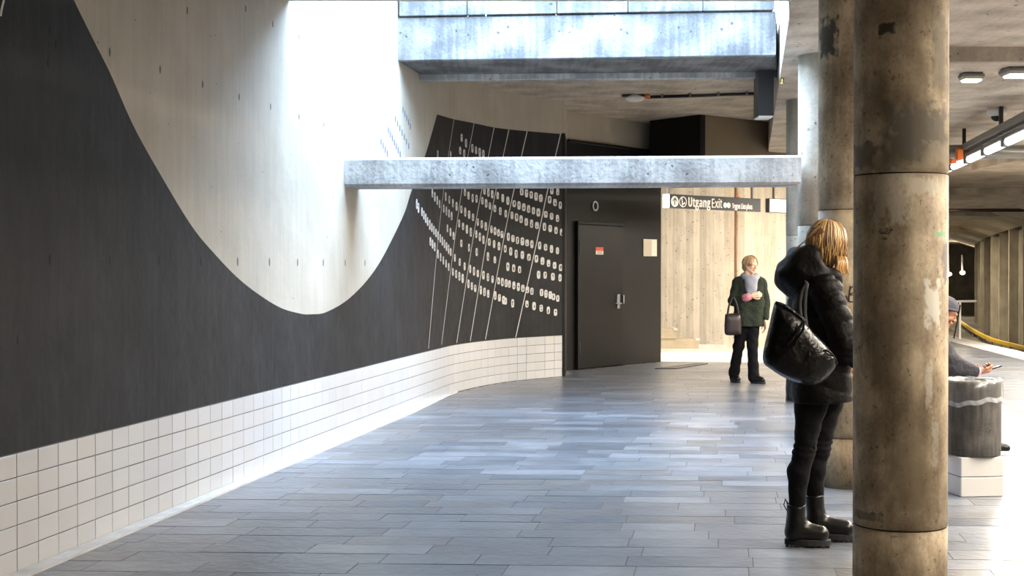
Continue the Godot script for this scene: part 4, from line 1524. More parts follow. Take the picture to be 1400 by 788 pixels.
	for s in spots:
		var p := at_d(s[0], s[1], s[2])
		var o := thing("bulkhead_lamp", s[4], "lamp", Vector3(p.x, 3.215, p.z))
		st = tool()
		bx(st, at(Vector3(0, -0.03, 0)), Vector3(s[3], 0.06, s[3] * 0.8), 0.02)
		obj("housing", st, M.galv, o)
		st = tool()
		bx(st, at(Vector3(0, -0.065, 0)), Vector3(s[3] * 0.8, 0.03, s[3] * 0.6), 0.012)
		obj("diffuser", st, M.lamp_warm, o)
		area_light(o, Vector3(0, -0.09, 0), Vector2(s[3] * 0.7, s[3] * 0.5), 1.5, Color(1.0, 0.92, 0.8))
	# conduit and oval lamp under the ceiling behind the skylight
	var c0 := at_d(884, 134, 19.0)
	var c1 := at_d(1036, 134, 18.6)
	var cd := thing("conduit", "thin dark conduit running under the ceiling to the oval lamp", "conduit", Vector3(c0.x, 3.782, c0.z))
	st = tool(true)
	tube(st, [Vector3.ZERO, Vector3(c1.x - c0.x + 0.1, 0, c1.z - c0.z)], 0.022, 8)
	obj("pipe_run", st, M.dark_metal, cd)
	for k in 4:
		st = tool()
		bx(st, at(Vector3(0.2 + 0.36 * k, 0.012, (c1.z - c0.z) * (0.12 + 0.24 * k))), Vector3(0.03, 0.05, 0.06), 0.003)
		obj("clip", st, M.galv, cd)
	var ov := at_d(868, 136, 19.0)
	var ol := thing("oval_lamp", "white oval lamp with orange gland under the rear ceiling", "lamp", Vector3(ov.x, 3.80, ov.z))
	st = tool(true)
	ball(st, Vector3(0, -0.03, 0), Vector3(0.13, 0.055, 0.09), 20)
	obj("diffuser", st, M.white_paint, ol)
	st = tool()
	bx(st, at(Vector3(-0.02, 0.0, 0)), Vector3(0.3, 0.03, 0.12), 0.01)
	obj("base_plate", st, M.dark_metal, ol)
	st = tool(true)
	tube(st, [Vector3(0.13, -0.005, 0.02), Vector3(0.2, -0.005, 0.02)], 0.03, 10)
	obj("gland", st, M.orange, ol)
	# hanging information box seen end-on
	var hb := at_d(1037, 150, 14.9)
	var he := at_d(1058, 150, 14.9)
	var box := thing("hanging_sign_box", "dark hanging display box with floor light painted as a pale underside beside the slab edge", "sign", Vector3((hb.x + he.x) / 2, 3.13, hb.z))
	st = tool()
	bx(st, at(Vector3(0, 0.2, -0.15)), Vector3(he.x - hb.x, 0.50, 0.3), 0.006)
	obj("case", st, M.sign_dark, box)
	st = tool()
	bx(st, at(Vector3(0, -0.056, -0.15)), Vector3(he.x - hb.x - 0.01, 0.014, 0.29), 0.002)
	obj("underside", st, M.white_paint, box)  # white stands for light thrown up from the bright floor
	st = tool(true)
	tube(st, [Vector3(0, 0.44, -0.15), Vector3(0, 0.69, -0.15)], 0.02, 8)
	obj("hanger", st, M.dark_metal, box)
	var sp := at_d(1061.5, 141, 14.0)
	var spr := thing("sprinkler_head", "tiny brass sprinkler head under the slab edge", "sprinkler", Vector3(sp.x + 0.06, 3.35, sp.z))
	st = tool(true)
	tube(st, [Vector3(0, 0, 0), Vector3(0, -0.05, 0)], 0.012, 8)
	obj("stem", st, M.brass, spr)
	st = tool(true)
	tube(st, [Vector3(0, -0.05, 0), Vector3(0, -0.06, 0)], 0.025, 10)
	obj("cap", st, M.brass, spr)
	# metal duct across behind the lamps, and pipes farther on
	for q in [[3.02, 18.6, 0.09, 5.6, 7.0, M.galv, "short shiny metal duct under the ceiling behind the dome camera"], [3.22, 40.0, 0.05, 10.0, 17.0, M.orange_brown, "rusty orange pipe crossing under the distant ceiling"], [3.12, 38.0, 0.04, 9.0, 16.0, M.dark_metal, "dark pipe crossing under the distant ceiling"]]:
		st = tool(true)
		tube(st, [pt(q[3], q[0], q[1]), pt(q[4], q[0], q[1])], q[2], 12)
		var o := obj("ceiling_pipe", st, q[5])
		meta(o, q[6], "pipe")
	# track bed, sleepers and rails beyond the platform edge
	st = tool()
	prism(st, [Vector2(rim_x(-5), -5), Vector2(34, -5), Vector2(34, 92), Vector2(17, 92), Vector2(rim_x(60), 60)], -1.5, -1.15)
	struct("ground", st, M.dark_conc, "dark track bed below the platform edge", "track bed")
	var wall_pts := smooth_line([Vector2(10.2, -5), Vector2(11.6, 10), Vector2(13.0, 22), Vector2(14.4, 32), Vector2(15.9, 42), Vector2(17.0, 47.2), Vector2(18.2, 52), Vector2(19.4, 56.5), Vector2(20.6, 61), Vector2(21.75, 65), Vector2(22.95, 69), Vector2(24.25, 73.5), Vector2(25.7, 78), Vector2(27.6, 83), Vector2(30, 90), Vector2(31.5, 94)], 6)
	st = tool()
	var outer := []
	for p in wall_pts: outer.append(p + Vector2(0.35, 0))
	outer.reverse()
	prism(st, wall_pts + outer, -1.3, 3.36)
	var rw := struct("wall_right", st, M.rib, "tall ribbed concrete wall curving away beyond the track", "wall")
	var acc := 0.0
	for i in range(1, wall_pts.size()):
		acc += wall_pts[i].distance_to(wall_pts[i - 1])
		if acc < 4.0: continue
		acc = 0.0
		var d: Vector2 = (wall_pts[i] - wall_pts[i - 1]).normalized()
		var n := Vector2(-d.y, d.x)
		st = tool()
		prism(st, [wall_pts[i], wall_pts[i] + d * 0.28, wall_pts[i] + d * 0.28 + n * 0.3, wall_pts[i] + n * 0.3], -1.2, 3.0, 0.02)
		obj("rib", st, M.rib_light, rw)
	# sloping cove above the ribs
	for i in range(0, wall_pts.size() - 4, 4):
		var p0: Vector2 = wall_pts[i]
		var p1: Vector2 = wall_pts[i + 4]
		var d := (p1 - p0).normalized()
		var n := Vector2(-d.y, d.x)
		st = tool()
		var q := [pt(p0.x + n.x * 0.32, 2.95, p0.y + n.y * 0.32), pt(p1.x + n.x * 0.32, 2.95, p1.y + n.y * 0.32), pt(p1.x + n.x * 1.5, 3.34, p1.y + n.y * 1.5), pt(p0.x + n.x * 1.5, 3.34, p0.y + n.y * 1.5)]
		facing(st, q, pt(p0.x, 6.0, p0.y))
		facing(st, [q[0], q[1], pt(p1.x, 3.34, p1.y), pt(p0.x, 3.34, p0.y)], pt(p0.x - n.x, 3, p0.y - n.y))
		obj("cove_panel", st, M.rib_light, rw)
	# yellow conductor-rail guard on brackets, along the wall's foot
	var yp := smooth_line([Vector2(14.4, 36), Vector2(16.05, 44.6), Vector2(16.93, 50.1), Vector2(19.06, 58.8), Vector2(22.05, 70), Vector2(24.3, 77.4), Vector2(26.4, 85)], 6)
	var guard := thing("rail_guard", "yellow guard board following the curve of the track", "guard rail", pt(17, -0.85, 48))
	for i in range(0, yp.size() - 1, 2):
		st = tool()
		var d: Vector2 = (yp[mini(i + 2, yp.size() - 1)] - yp[i]).normalized()
		var n := Vector2(-d.y, d.x) * 0.05
		prism(st, [yp[i] - n, yp[mini(i + 2, yp.size() - 1)] - n - d * 0.04, yp[mini(i + 2, yp.size() - 1)] + n - d * 0.04, yp[i] + n], -0.96, -0.83, 0.01)
		local(obj("board", st, M.yellow, guard))
		st = tool()
		prism(st, [yp[i] - n * 0.6, yp[i] - n * 0.6 + d * 0.1, yp[i] + n * 0.6 + d * 0.1, yp[i] + n * 0.6], -1.15, -0.98)
		local(obj("bracket", st, M.galv, guard))
	for s in [-1.3, -2.75]:
		var path := []
		for p in yp: path.append(pt(p.x + s, -0.98, p.y + 0.3))
		st = tool(true)
		tube(st, path, 0.06, 6)
		var o := obj("running_rail", st, M.rail)
		meta(o, "steel running rail nearer the yellow guard" if s == -1.3 else "steel running rail nearer the platform", "rail", "running rails")
	var bed := tool()
	for i in yp.size():
		for h in 3:
			var p: Vector2 = yp[i].lerp(yp[mini(i + 1, yp.size() - 1)], h / 3.0)
			var d: Vector2 = (yp[mini(i + 1, yp.size() - 1)] - yp[maxi(i - 1, 0)]).normalized()
			var n := Vector2(-d.y, d.x)
			prism(bed, [p + n * 0.6, p + n * 3.2, p + n * 3.2 + d * 0.25, p + n * 0.6 + d * 0.25], -1.16, -1.05)
	var sl := obj("track_sleepers", bed, M.rib)
	meta(sl, "concrete sleepers under the curving track", "sleepers", "", "stuff")
	# barrier at the far end of the platform
	var pb := at_d(1312.3, 413, 31.0)
	var fence := thing("barrier_rail", "white metal barrier at the far end of the platform", "barrier", Vector3(pb.x, 0, pb.z))
	st = tool()
	bx(st, at(Vector3(0, 0.4, 0)), Vector3(0.045, 0.82, 0.045), 0.004)
	obj("post", st, M.white_paint, fence)
	st = tool(true)
	tube(st, [Vector3(-1.6, 0.80, 0), Vector3(0.36, 0.83, 0)], 0.025, 8)
	obj("top_bar", st, M.white_paint, fence)
	st = tool(true)
	tube(st, [Vector3(-0.16, 0.02, 0.1), Vector3(-0.02, 0.75, 0.1)], 0.016, 8)
	obj("brace", st, M.dark_metal, fence)
	st = tool()
	bx(st, at(Vector3(-1.2, 0.4, 0)), Vector3(0.045, 0.82, 0.045), 0.004)
	obj("post", st, M.white_paint, fence)
	# lamps in the tunnel
	for q in [[1297.5, 375, 84.0, "tunnel wall lamp half hidden by the nearest column"], [1316, 373, 84.0, "bright tunnel wall lamp in the dark beyond the track"]]:
		var p := at_d(q[0], q[1], q[2])
		var o := thing("tunnel_lamp", q[3], "lamp", p, "tunnel wall lamps")
		st = tool(true)
		ball(st, Vector3.ZERO, Vector3(0.16, 0.12, 0.1), 14)
		obj("bulb", st, M.tunnel_bulb, o)
		st = tool()
		bx(st, at(Vector3(0, 0.45, -0.12)), Vector3(0.08, 1.2, 0.05))
		obj("bracket", st, M.galv, o)
		var l := OmniLight3D.new()
		l.name = "bulb_light"
		l.light_energy = 6.0
		l.light_size = 0.08
		l.omni_range = 60
		l.omni_attenuation = 2.0
		l.shadow_enabled = true
		l.light_color = Color(1, 0.92, 0.8)
		o.add_child(l)
	# lamps added out of sight behind the nearest column to brighten the ribbed wall
	for k in 5:
		var d: float = [38.0, 49.5, 56.0, 66.0, 76.0][k]
		var o := thing("added_track_lamp", "unseen lamp added over the track to brighten the ribbed wall", "lamp", pt(d * 0.288, 3.33, d), "unseen lamps added over the track")
		st = tool()
		bx(st, at(Vector3(0, -0.03, 0)), Vector3(0.3, 0.06, 1.2), 0.01)
		obj("housing", st, M.white_paint, o)
		st = tool()
		bx(st, at(Vector3(0, -0.065, 0)), Vector3(0.26, 0.014, 1.14), 0.003)
		obj("glowing_panel", st, M.lamp_warm, o)
		area_light(o, Vector3(0, -0.085, 0), Vector2(0.24, 1.1), ADDED_TRACK_LAMP, Color(1.0, 0.93, 0.8))
	# extra lamps added right of the picture to whiten the platform floor
	for k in 6:
		var d: float = [8.6, 10.9, 15.2, 17.8, 20.6, 26.0][k]
		var o := thing("added_edge_lamp", "unseen lamp added outside the picture to whiten the platform floor", "lamp", pt(d * 0.16 + 5.9, 3.35, d), "unseen lamps added over the platform edge")
		st = tool()
		bx(st, at(Vector3(0, -0.03, 0)), Vector3(0.3, 0.06, 1.2), 0.01)
		obj("housing", st, M.white_paint, o)
		st = tool()
		bx(st, at(Vector3(0, -0.065, 0)), Vector3(0.26, 0.014, 1.14), 0.003)
		obj("glowing_panel", st, M.lamp_warm, o)
		area_light(o, Vector3(0, -0.085, 0), Vector2(0.24, 1.1), ADDED_EDGE_LAMP, Color(1.0, 0.95, 0.88))
	# warm fill lamps added out of view above the viewer's end of the hall
	for k in 2:
		var o := thing("unseen_ceiling_lamp", "unseen flat fill lamp added on the ceiling above the viewer", "lamp", pt([-1.4, -0.6][k], 3.5, [2.0, 7.0][k]), "fill lamps added above the viewer")
		st = tool()
		bx(st, at(Vector3(0, -0.03, 0)), Vector3(0.3, 0.06, 1.2), 0.01)
		obj("housing", st, M.white_paint, o)
		st = tool()
		bx(st, at(Vector3(0, -0.065, 0)), Vector3(0.26, 0.014, 1.14), 0.003)
		obj("glowing_panel", st, M.lamp_warm, o)
		area_light(o, Vector3(0, -0.085, 0), Vector2(0.24, 1.1), ADDED_FILL_LAMP, Color(1.0, 0.88, 0.72))

# ---------------------------------------------------------------- people

func look(centre: Vector3, dir: Vector3, roll := 0.0) -> Transform3D:      # head frame: face along dir
	var z := dir.normalized()
	var x := Vector3.UP.cross(z).normalized()
	return Transform3D(Basis(x, z.cross(x), z) * Basis(Vector3.BACK, roll), centre)

func body_mesh(parent: Node, head: Transform3D, s: float, inner: Array, hands: Array, mat: Material) -> MeshInstance3D:
	var st := tool(true)
	blob(st, moved(head_bones(), head, s), 0.0045, 0.016)
	if inner.size(): blob(st, inner, 0.02, 0.04)
	for h in hands: blob(st, h, 0.0035, 0.008)
	var o := obj("body", st, mat, parent)
	face_parts(o, head, s)
	return o

func strand(st: SurfaceTool, path: Array, r: float, c: Color) -> void:
	st.set_color(c)
	tube(st, path, [r * 0.7, r, r, r, r * 0.95, r * 0.85, r * 0.6, r * 0.15].slice(8 - path.size()) if path.size() <= 8 else r, 5, true, 0.6)

func long_hair(parent: Node, head: Transform3D, s: float, n: int, light: Color, dark: Color, length: float, open: float) -> void:
	var st := tool(true)
	st.set_color(dark.lerp(light, 0.25).srgb_to_linear())
	blob(st, moved([bone(0, 0.045, -0.03, 0, 0.045, 0.008, 0.084, 0.078), bone(0, -0.03, -0.05, 0, 0.03, -0.035, 0.07, 0.08)], head, s), 0.009, 0.03)
	var r := RandomNumberGenerator.new()
	r.seed = 31
	for i in n:
		var az := lerpf(open, TAU - open, (i + r.randf()) / n)
		var lift := r.randf_range(0.0, 0.014)
		var path := []
		var side := Vector3(sin(az), 0, cos(az))
		for k in 4:
			var th := lerpf(0.12, 1.5, k / 3.0)
			path.append(head * (Vector3(side.x * sin(th) * (0.083 + lift), 0.04 + cos(th) * (0.088 + lift), -0.008 + side.z * sin(th) * (0.098 + lift)) * s))
		var p: Vector3 = path[3]
		var out := (head.basis * side)
		var len := length * r.randf_range(0.8, 1.08)
		for k in range(1, 5):
			var f := k / 4.0
			path.append(p + Vector3(out.x * 0.012 * sin(f * 3.0) - out.x * 0.03 * f * f, -len * f, out.z * 0.012 * sin(f * 3.0) - out.z * 0.03 * f * f) + Vector3(r.randf_range(-0.006, 0.006), 0, r.randf_range(-0.006, 0.006)))
		strand(st, path, r.randf_range(0.0045, 0.008) * s, dark.lerp(light, clampf(r.randf_range(0.0, 1.15), 0, 1)).srgb_to_linear())
	obj("hair", st, M.hair, parent)

func boot_mesh(parent: Node, heel: Vector3, toe: Vector3, ankle: Vector3, called: String) -> void:
	var st := tool(true)
	var d := (toe - heel)
	d.y = 0
	var L := d.length()
	d = d.normalized()
	var f := Transform3D(Basis(d, Vector3.UP, d.cross(Vector3.UP)), Vector3(heel.x, heel.y, heel.z))
	var top := f.affine_inverse() * ankle
	blob(st, moved([bone(top.x, top.y, top.z, 0.058, 0.11, 0, 0.05, 0.048), bone(0.05, 0.075, 0, 0.06, 0.12, 0, 0.045, 0.046), bone(0.05, 0.07, -0.008, L - 0.055, 0.066, -0.004, 0.04, 0.04), bone(0.05, 0.07, 0.008, L - 0.055, 0.066, 0.004, 0.04, 0.04), bone(0.1, 0.1, 0, L - 0.09, 0.075, 0, 0.036, 0.034)], f), 0.008, 0.025, func(p, dd): return maxf(maxf(dd, 0.03 - (p.y - heel.y)), p.y - ankle.y - 0.012 * sin(p.x * 60.0) * 0.3))
	var o := obj(called, st, M.boot, parent)
	# sole with lugs and a heel block
	st = tool()
	var out := []
	for k in 20:
		var a := TAU * k / 20
		var x := L * 0.5 + cos(a) * L * 0.5
		var w := 0.044 + 0.006 * cos(a * 1.0) - 0.006 * cos(2.0 * a)
		out.append(Vector2(x, sin(a) * w))
	var ring := []
	for q in out:
		var g: Vector3 = f * Vector3(q.x, 0, q.y)
		ring.append(Vector2(g.x, -g.z))
	prism(st, ring, heel.y + 0.008, heel.y + 0.042, 0.004)
	for k in 9:
		var x := L * (0.06 + 0.108 * k)
		if k == 3: continue
		bx(st, Transform3D(f.basis, f * Vector3(x, 0.006, 0)), Vector3(L * 0.085, 0.012, 0.078 if k > 0 and k < 8 else 0.05), 0.002)
	obj("sole", st, M.sole, o)
	st = tool(true)
	tube(st, [f * Vector3(0.012, top.y - 0.03, 0), f * Vector3(-0.004, top.y + 0.0, 0), f * Vector3(0.004, top.y + 0.03, 0), f * Vector3(0.018, top.y + 0.005, 0)], 0.006, 6, true, 0.5)
	obj("pull_tab", st, M.sole, o)

func build_waiting_woman() -> void:
	var d := 7.5
	var w := thing("person", "woman with straight blonde hair, black hooded puffer coat and boots, waiting by the column", "person", pt((1118.0 - 700.0) / F * d, 0, d))
	var head := look(Vector3(0.055, 1.572, -0.01), Vector3(1.0, -0.10, -0.22))
	var inner := [bone(0.02, 1.3, 0, 0.04, 1.46, 0, 0.07, 0.05), bone(0, 0.85, -0.06, -0.01, 1.28, -0.06, 0.1, 0.1), bone(0, 0.85, 0.06, -0.01, 1.28, 0.06, 0.1, 0.1), bone(-0.05, 0.8, 0.08, -0.093, 0.49, 0.09, 0.06, 0.03), bone(-0.093, 0.49, 0.09, -0.125, 0.2, 0.09, 0.03, 0.025), bone(0.05, 0.8, -0.08, 0.02, 0.49, -0.09, 0.06, 0.04), bone(0.02, 0.49, -0.09, 0.01, 0.2, -0.09, 0.04, 0.025), bone(0, 1.33, 0.17, 0.085, 1.05, 0.24, 0.04, 0.035), bone(0.085, 1.05, 0.24, 0.2, 0.95, 0.2, 0.035, 0.03), bone(0, 1.33, -0.17, 0.06, 1.05, -0.24, 0.04, 0.035), bone(0.06, 1.05, -0.24, 0.19, 0.95, -0.2, 0.035, 0.03)]
	var hand := moved(hand_bones(-1.0, 0.7), aim(Vector3(0.2, 0.955, 0.205), Vector3(0.8, -0.55, -0.25), Vector3(-0.3, 0, -1)))
	var hand2 := moved(hand_bones(1.0, 0.7), aim(Vector3(0.19, 0.955, -0.2), Vector3(0.8, -0.5, 0.2), Vector3(-0.3, 0, 1)))
	body_mesh(w, head, 0.98, inner, [hand, hand2], M.skin)
	long_hair(w, head, 0.98, 280, Color(0.86, 0.70, 0.46), Color(0.40, 0.29, 0.18), 0.165, 0.55)
	# a few strands blown back over the hood, and locks falling in front of the shoulder
	var st := tool(true)
	for i in 12:
		var k := i / 11.0
		strand(st, [Vector3(0.03 - k * 0.03, 1.672, 0.03 + k * 0.03), Vector3(-0.02 - k * 0.02, 1.645, 0.06), Vector3(-0.07 - k * 0.02, 1.605 - k * 0.02, 0.07), Vector3(-0.12 - k * 0.025, 1.565 - k * 0.03, 0.075), Vector3(-0.155 - k * 0.02, 1.53 - k * 0.05, 0.07), Vector3(-0.175 + k * 0.02, 1.50 - k * 0.06, 0.06)], 0.0026, Color(0.38, 0.25, 0.14).lerp(Color(0.55, 0.38, 0.2), k).srgb_to_linear())
	for i in 14:
		var k := i / 13.0
		strand(st, [Vector3(0.08 + k * 0.05, 1.52, 0.075 - k * 0.03), Vector3(0.085 + k * 0.055, 1.48, 0.088 - k * 0.03), Vector3(0.075 + k * 0.065, 1.45, 0.092 - k * 0.03), Vector3(0.085 + k * 0.06, 1.42 + k * 0.01, 0.09 - k * 0.03), Vector3(0.095 + k * 0.05, 1.385 + k * 0.045, 0.085 - k * 0.03)], 0.008, Color(0.45, 0.30, 0.16).lerp(Color(0.85, 0.66, 0.38), fmod(i * 0.37, 1.0)).srgb_to_linear())
	obj("loose_strand", st, M.hair, w)
	# coat
	var quilts := func(p: Vector3, dd: float) -> float:
		var out := dd
		var s := p.y + 0.12 * p.x + 0.015 * sin(p.z * 14.0) + 0.012 * sin(p.x * 17.0)
		var f := fposmod(s, 0.105) / 0.105
		out += 0.009 * pow(absf(f * 2.0 - 1.0), 6.0)
		out += 0.0035 * sin(p.x * 31.0 + p.y * 13.0) * sin(p.z * 27.0 + p.y * 21.0)
		return maxf(out, 0.752 + 0.05 * p.x - p.y)
	st = tool(true)
	blob(st, [bone(0.01, 0.74, -0.075, 0.0, 1.0, -0.07, 0.158, 0.15), bone(0.01, 0.74, 0.075, 0.0, 1.0, 0.07, 0.158, 0.15), bone(0, 1.0, -0.07, -0.015, 1.27, -0.08, 0.145, 0.13), bone(0, 1.0, 0.07, -0.015, 1.27, 0.08, 0.145, 0.13), bone(-0.015, 1.34, -0.14, -0.015, 1.34, 0.14, 0.08, 0.08), bone(0.0, 1.36, 0, 0.02, 1.42, 0, 0.085, 0.075)], 0.011, 0.05, quilts)
	var coat := obj("coat", st, M.puffer, w)
	for s in [1.0, -1.0]:
		st = tool(true)
		blob(st, [bone(0.0, 1.335, s * 0.185, 0.088, 1.06, s * 0.235, 0.088, 0.078), bone(0.088, 1.06, s * 0.235, 0.185, 0.965, s * 0.205, 0.076, 0.058)], 0.0105, 0.04, func(p, dd): return dd + 0.010 * pow(absf(fposmod(p.y - 0.25 * p.x + 0.01 * sin(p.z * 40.0), 0.082) / 0.041 - 1.0), 5.0) + 0.004 * sin(p.x * 45.0) * sin(p.y * 38.0))
		obj("sleeve", st, M.puffer, coat)
	st = tool(true)
	blob(st, [bone(-0.10, 1.425, -0.06, -0.10, 1.425, 0.06, 0.098, 0.098), bone(-0.07, 1.50, -0.07, -0.07, 1.50, 0.07, 0.072, 0.072), bone(-0.11, 1.39, 0.0, -0.12, 1.40, 0.0, 0.10, 0.1), bone(-0.03, 1.42, 0.1, 0.07, 1.40, 0.07, 0.06, 0.05), bone(-0.03, 1.42, -0.1, 0.07, 1.40, -0.07, 0.06, 0.05)], 0.010, 0.06, func(p, dd): return dd + 0.005 * sin(p.y * 52.0 + p.x * 30.0) * sin(p.z * 25.0) + 0.003 * sin(p.x * 60.0))
	obj("hood", st, M.puffer, coat)
	st = tool(true)
	tube(st, [Vector3(0.158, 0.80, 0.03), Vector3(0.158, 1.0, 0.03), Vector3(0.132, 1.2, 0.03), Vector3(0.10, 1.38, 0.03)], 0.006, 6)
	obj("zip", st, M.steel, coat)
	# trousers
	st = tool(true)
	var knee := func(p: Vector3, dd: float) -> float:
		var k := exp(-pow((p.y - 0.51) / 0.06, 2.0))
		return dd + k * 0.005 * sin(p.y * 190.0 + p.x * 22.0 + p.z * 30.0) + 0.0015 * sin(p.y * 60.0 + p.x * 40.0)
	blob(st, [bone(0.0, 0.86, 0.05, -0.052, 0.74, 0.08, 0.10, 0.082), bone(-0.052, 0.74, 0.08, -0.088, 0.49, 0.09, 0.08, 0.053), bone(-0.088, 0.49, 0.09, -0.118, 0.385, 0.09, 0.051, 0.054), bone(-0.118, 0.385, 0.09, -0.126, 0.2, 0.09, 0.054, 0.042), bone(0.03, 0.86, -0.05, 0.058, 0.74, -0.08, 0.10, 0.090), bone(0.058, 0.74, -0.08, 0.024, 0.49, -0.09, 0.088, 0.062), bone(0.024, 0.49, -0.09, 0.004, 0.385, -0.09, 0.059, 0.056), bone(0.004, 0.385, -0.09, 0.008, 0.2, -0.09, 0.055, 0.044)], 0.0105, 0.03, knee)
	obj("trousers", st, M.trousers, w)
	boot_mesh(w, Vector3(-0.19, 0.0, 0.09), Vector3(0.045, 0.0, 0.125), Vector3(-0.128, 0.215, 0.09), "boot")
	boot_mesh(w, Vector3(-0.045, 0.0, -0.09), Vector3(0.215, 0.0, -0.03), Vector3(0.004, 0.24, -0.09), "boot")
	build_tote(w.position)

func build_tote(base: Vector3) -> void:
	var bag := thing("shoulder_bag", "slouchy black leather shoulder bag hanging on the blonde woman's back", "bag", base + Vector3(-0.1, 0.85, 0.395))
	var to := func(u: float, v: float) -> Vector2:
		var q := at_d(u, v, -bag.position.z - 0.03) - bag.position
		return Vector2(q.x, q.y)
	var out := []
	for p in [[1060, 414], [1053, 446], [1044, 491], [1056, 506], [1080, 520], [1109, 527], [1129, 521], [1146, 497], [1134, 476], [1115, 456], [1098, 437], [1084, 426], [1072, 418]]:
		out.append(to.call(p[0], p[1]))
	out.append(out[0])
	var line := smooth_line(out, 4)
	line.pop_back()
	var st := tool(true)
	pillow(st, line, to.call(1098.0, 486.0), 0.085, Transform3D.IDENTITY, 3.0)
	var o := obj("pouch", st, M.leather, bag)
	# folded end panel with a turned edge
	st = tool(true)
	var e := []
	for p in [[1144, 498], [1141, 490], [1133, 482], [1126, 479], [1119, 484], [1114, 497], [1111, 510]]:
		var q: Vector2 = to.call(p[0], p[1])
		e.append(Vector3(q.x, q.y, 0.066 if p[0] < 1140 else 0.03))
	tube(st, smooth_line(e, 4), 0.006, 6)
	obj("seam_edge", st, M.leather, o)
	# opening edge along the back
	st = tool(true)
	e = []
	for p in [[1060, 414], [1072, 418], [1086, 428], [1098, 437]]:
		var q: Vector2 = to.call(p[0], p[1])
		e.append(Vector3(q.x, q.y, 0.03))
	tube(st, smooth_line(e, 4), 0.009, 8)
	obj("rim", st, M.leather, o)
	# strap over the shoulder
	for s in [0.0, 0.3]:
		st = tool(true)
		e = []
		for p in [[1098 + s * 26, 440 + s * 36, 0.02], [1097 + s * 24, 418 + s * 38, 0.0], [1101 + s * 16, 400 + s * 18, -0.02], [1108 + s * 4, 390, -0.04], [1112, 386, -0.1]]:
			var q: Vector2 = to.call(p[0], p[1])
			e.append(Vector3(q.x, q.y, p[2] - 0.035))
		tube(st, smooth_line(e, 5), 0.012, 8, true, 0.4)
		obj("strap", st, M.strap, bag)
	# pull cords with ends
	for s in [0.0, 1.0]:
		st = tool(true)
		e = []
		for p in [[1096, 436, 0.09], [1088 + s * 6, 450, 0.10], [1080 + s * 7, 462, 0.095], [1073 + s * 11, 471, 0.09]]:
			var q: Vector2 = to.call(p[0], p[1])
			e.append(Vector3(q.x, q.y, p[2]))
		tube(st, smooth_line(e, 4), 0.006, 6)
		obj("pull_cord", st, M.leather, bag)

func build_bin_and_bench() -> void:
	var d := 9.17
	var p := Vector3((1332.0 - 700.0) / F * d, 0, -d)
	var b := thing("trash_bin", "round dark litter bin lined with a clear bag, on a white tiled pedestal", "bin", p)
	var turn := 0.12
	for k in 2:
		var st := tool()
		bx(st, at(Vector3(-0.004, 0.064 + k * 0.128, 0), turn), Vector3(0.285, 0.124, 0.27), 0.004)
		obj("pedestal_block", st, M.tile[k], b)
	var core := tool()
	bx(core, at(Vector3(-0.004, 0.128, 0), turn), Vector3(0.276, 0.25, 0.262))
	obj("pedestal_core", core, M.grout, b)
	var st := tool(true)
	lathe(st, [Vector2(0.0001, 0.257), Vector2(0.162, 0.257), Vector2(0.167, 0.265), Vector2(0.169, 0.34), Vector2(0.169, 0.72), Vector2(0.168, 0.735), Vector2(0.16, 0.738), Vector2(0.154, 0.73), Vector2(0.154, 0.30), Vector2(0.0001, 0.29)], 48)
	obj("barrel", st, M.bin, b)
	# clear liner: over the rim, wrinkled, hanging down outside
	st = tool(true)
	var fold := tool(true)
	var seg := 72
	var prof := [[0.145, 0.45], [0.148, 0.66], [0.152, 0.742], [0.162, 0.748], [0.1745, 0.738], [0.1765, 0.68], [0.1775, 0.62], [0.181, 0.605], [0.1795, 0.59]]
	for i in prof.size() - 1:
		for k in seg:
			var q := []
			for c in [[i, k], [i, k + 1], [i + 1, k + 1], [i + 1, k]]:
				var a: float = TAU * (c[1] % seg) / seg
				var amp: float = 0.0035 * (c[0] / 8.0 + 0.3)
				var r: float = prof[c[0]][0] + amp * (sin(a * 11.0 + c[0]) + 0.6 * sin(a * 23.0 - c[0] * 2.0)) * (1.0 if c[0] > 3 else 0.6) + (0.002 if c[0] > 3 else 0.0)
				var y: float = prof[c[0]][1] + (0.018 * sin(a * 2.0 + 0.6) + 0.006 * sin(a * 9.0) if c[0] > 5 else 0.004 * sin(a * 13.0))
				q.append(Vector3(sin(a) * r, y, cos(a) * r))
			quad(fold if i >= 6 else st, q[0], q[3], q[2], q[1])
	var liner := obj("bin_liner", st, M.bag_clear, b)
	obj("liner_fold", fold, M.bag_fold, liner)
	# bench: white tiled base, timber seat
	var bench := thing("bench", "white tiled bench with a timber seat behind the nearest column", "bench", pt(2.95, 0, 11.4))
	st = tool()
	bx(st, at(Vector3(0, 0.19, 0)), Vector3(0.45, 0.37, 1.94), 0.004)
	obj("base", st, M.grout, bench)
	for r in 3:
		for k in 9:
			st = tool()
			bx(st, at(Vector3(0.2275, 0.064 + r * 0.125, -0.866 + k * 0.2165)), Vector3(0.012, 0.121, 0.212), 0.002)
			obj("tile", st, M.tile[(r + k) % 3], bench)
		for k in 2:
			st = tool()
			bx(st, at(Vector3(-0.115 + k * 0.23, 0.064 + r * 0.125, 0.973)), Vector3(0.225, 0.121, 0.012), 0.002)
			obj("tile", st, M.tile[(r + k) % 3], bench)
	for k in 4:
		st = tool()
		bx(st, at(Vector3(-0.18 + k * 0.12, 0.398, 0)), Vector3(0.112, 0.04, 1.98), 0.006)
		obj("slat", st, M.wood, bench)

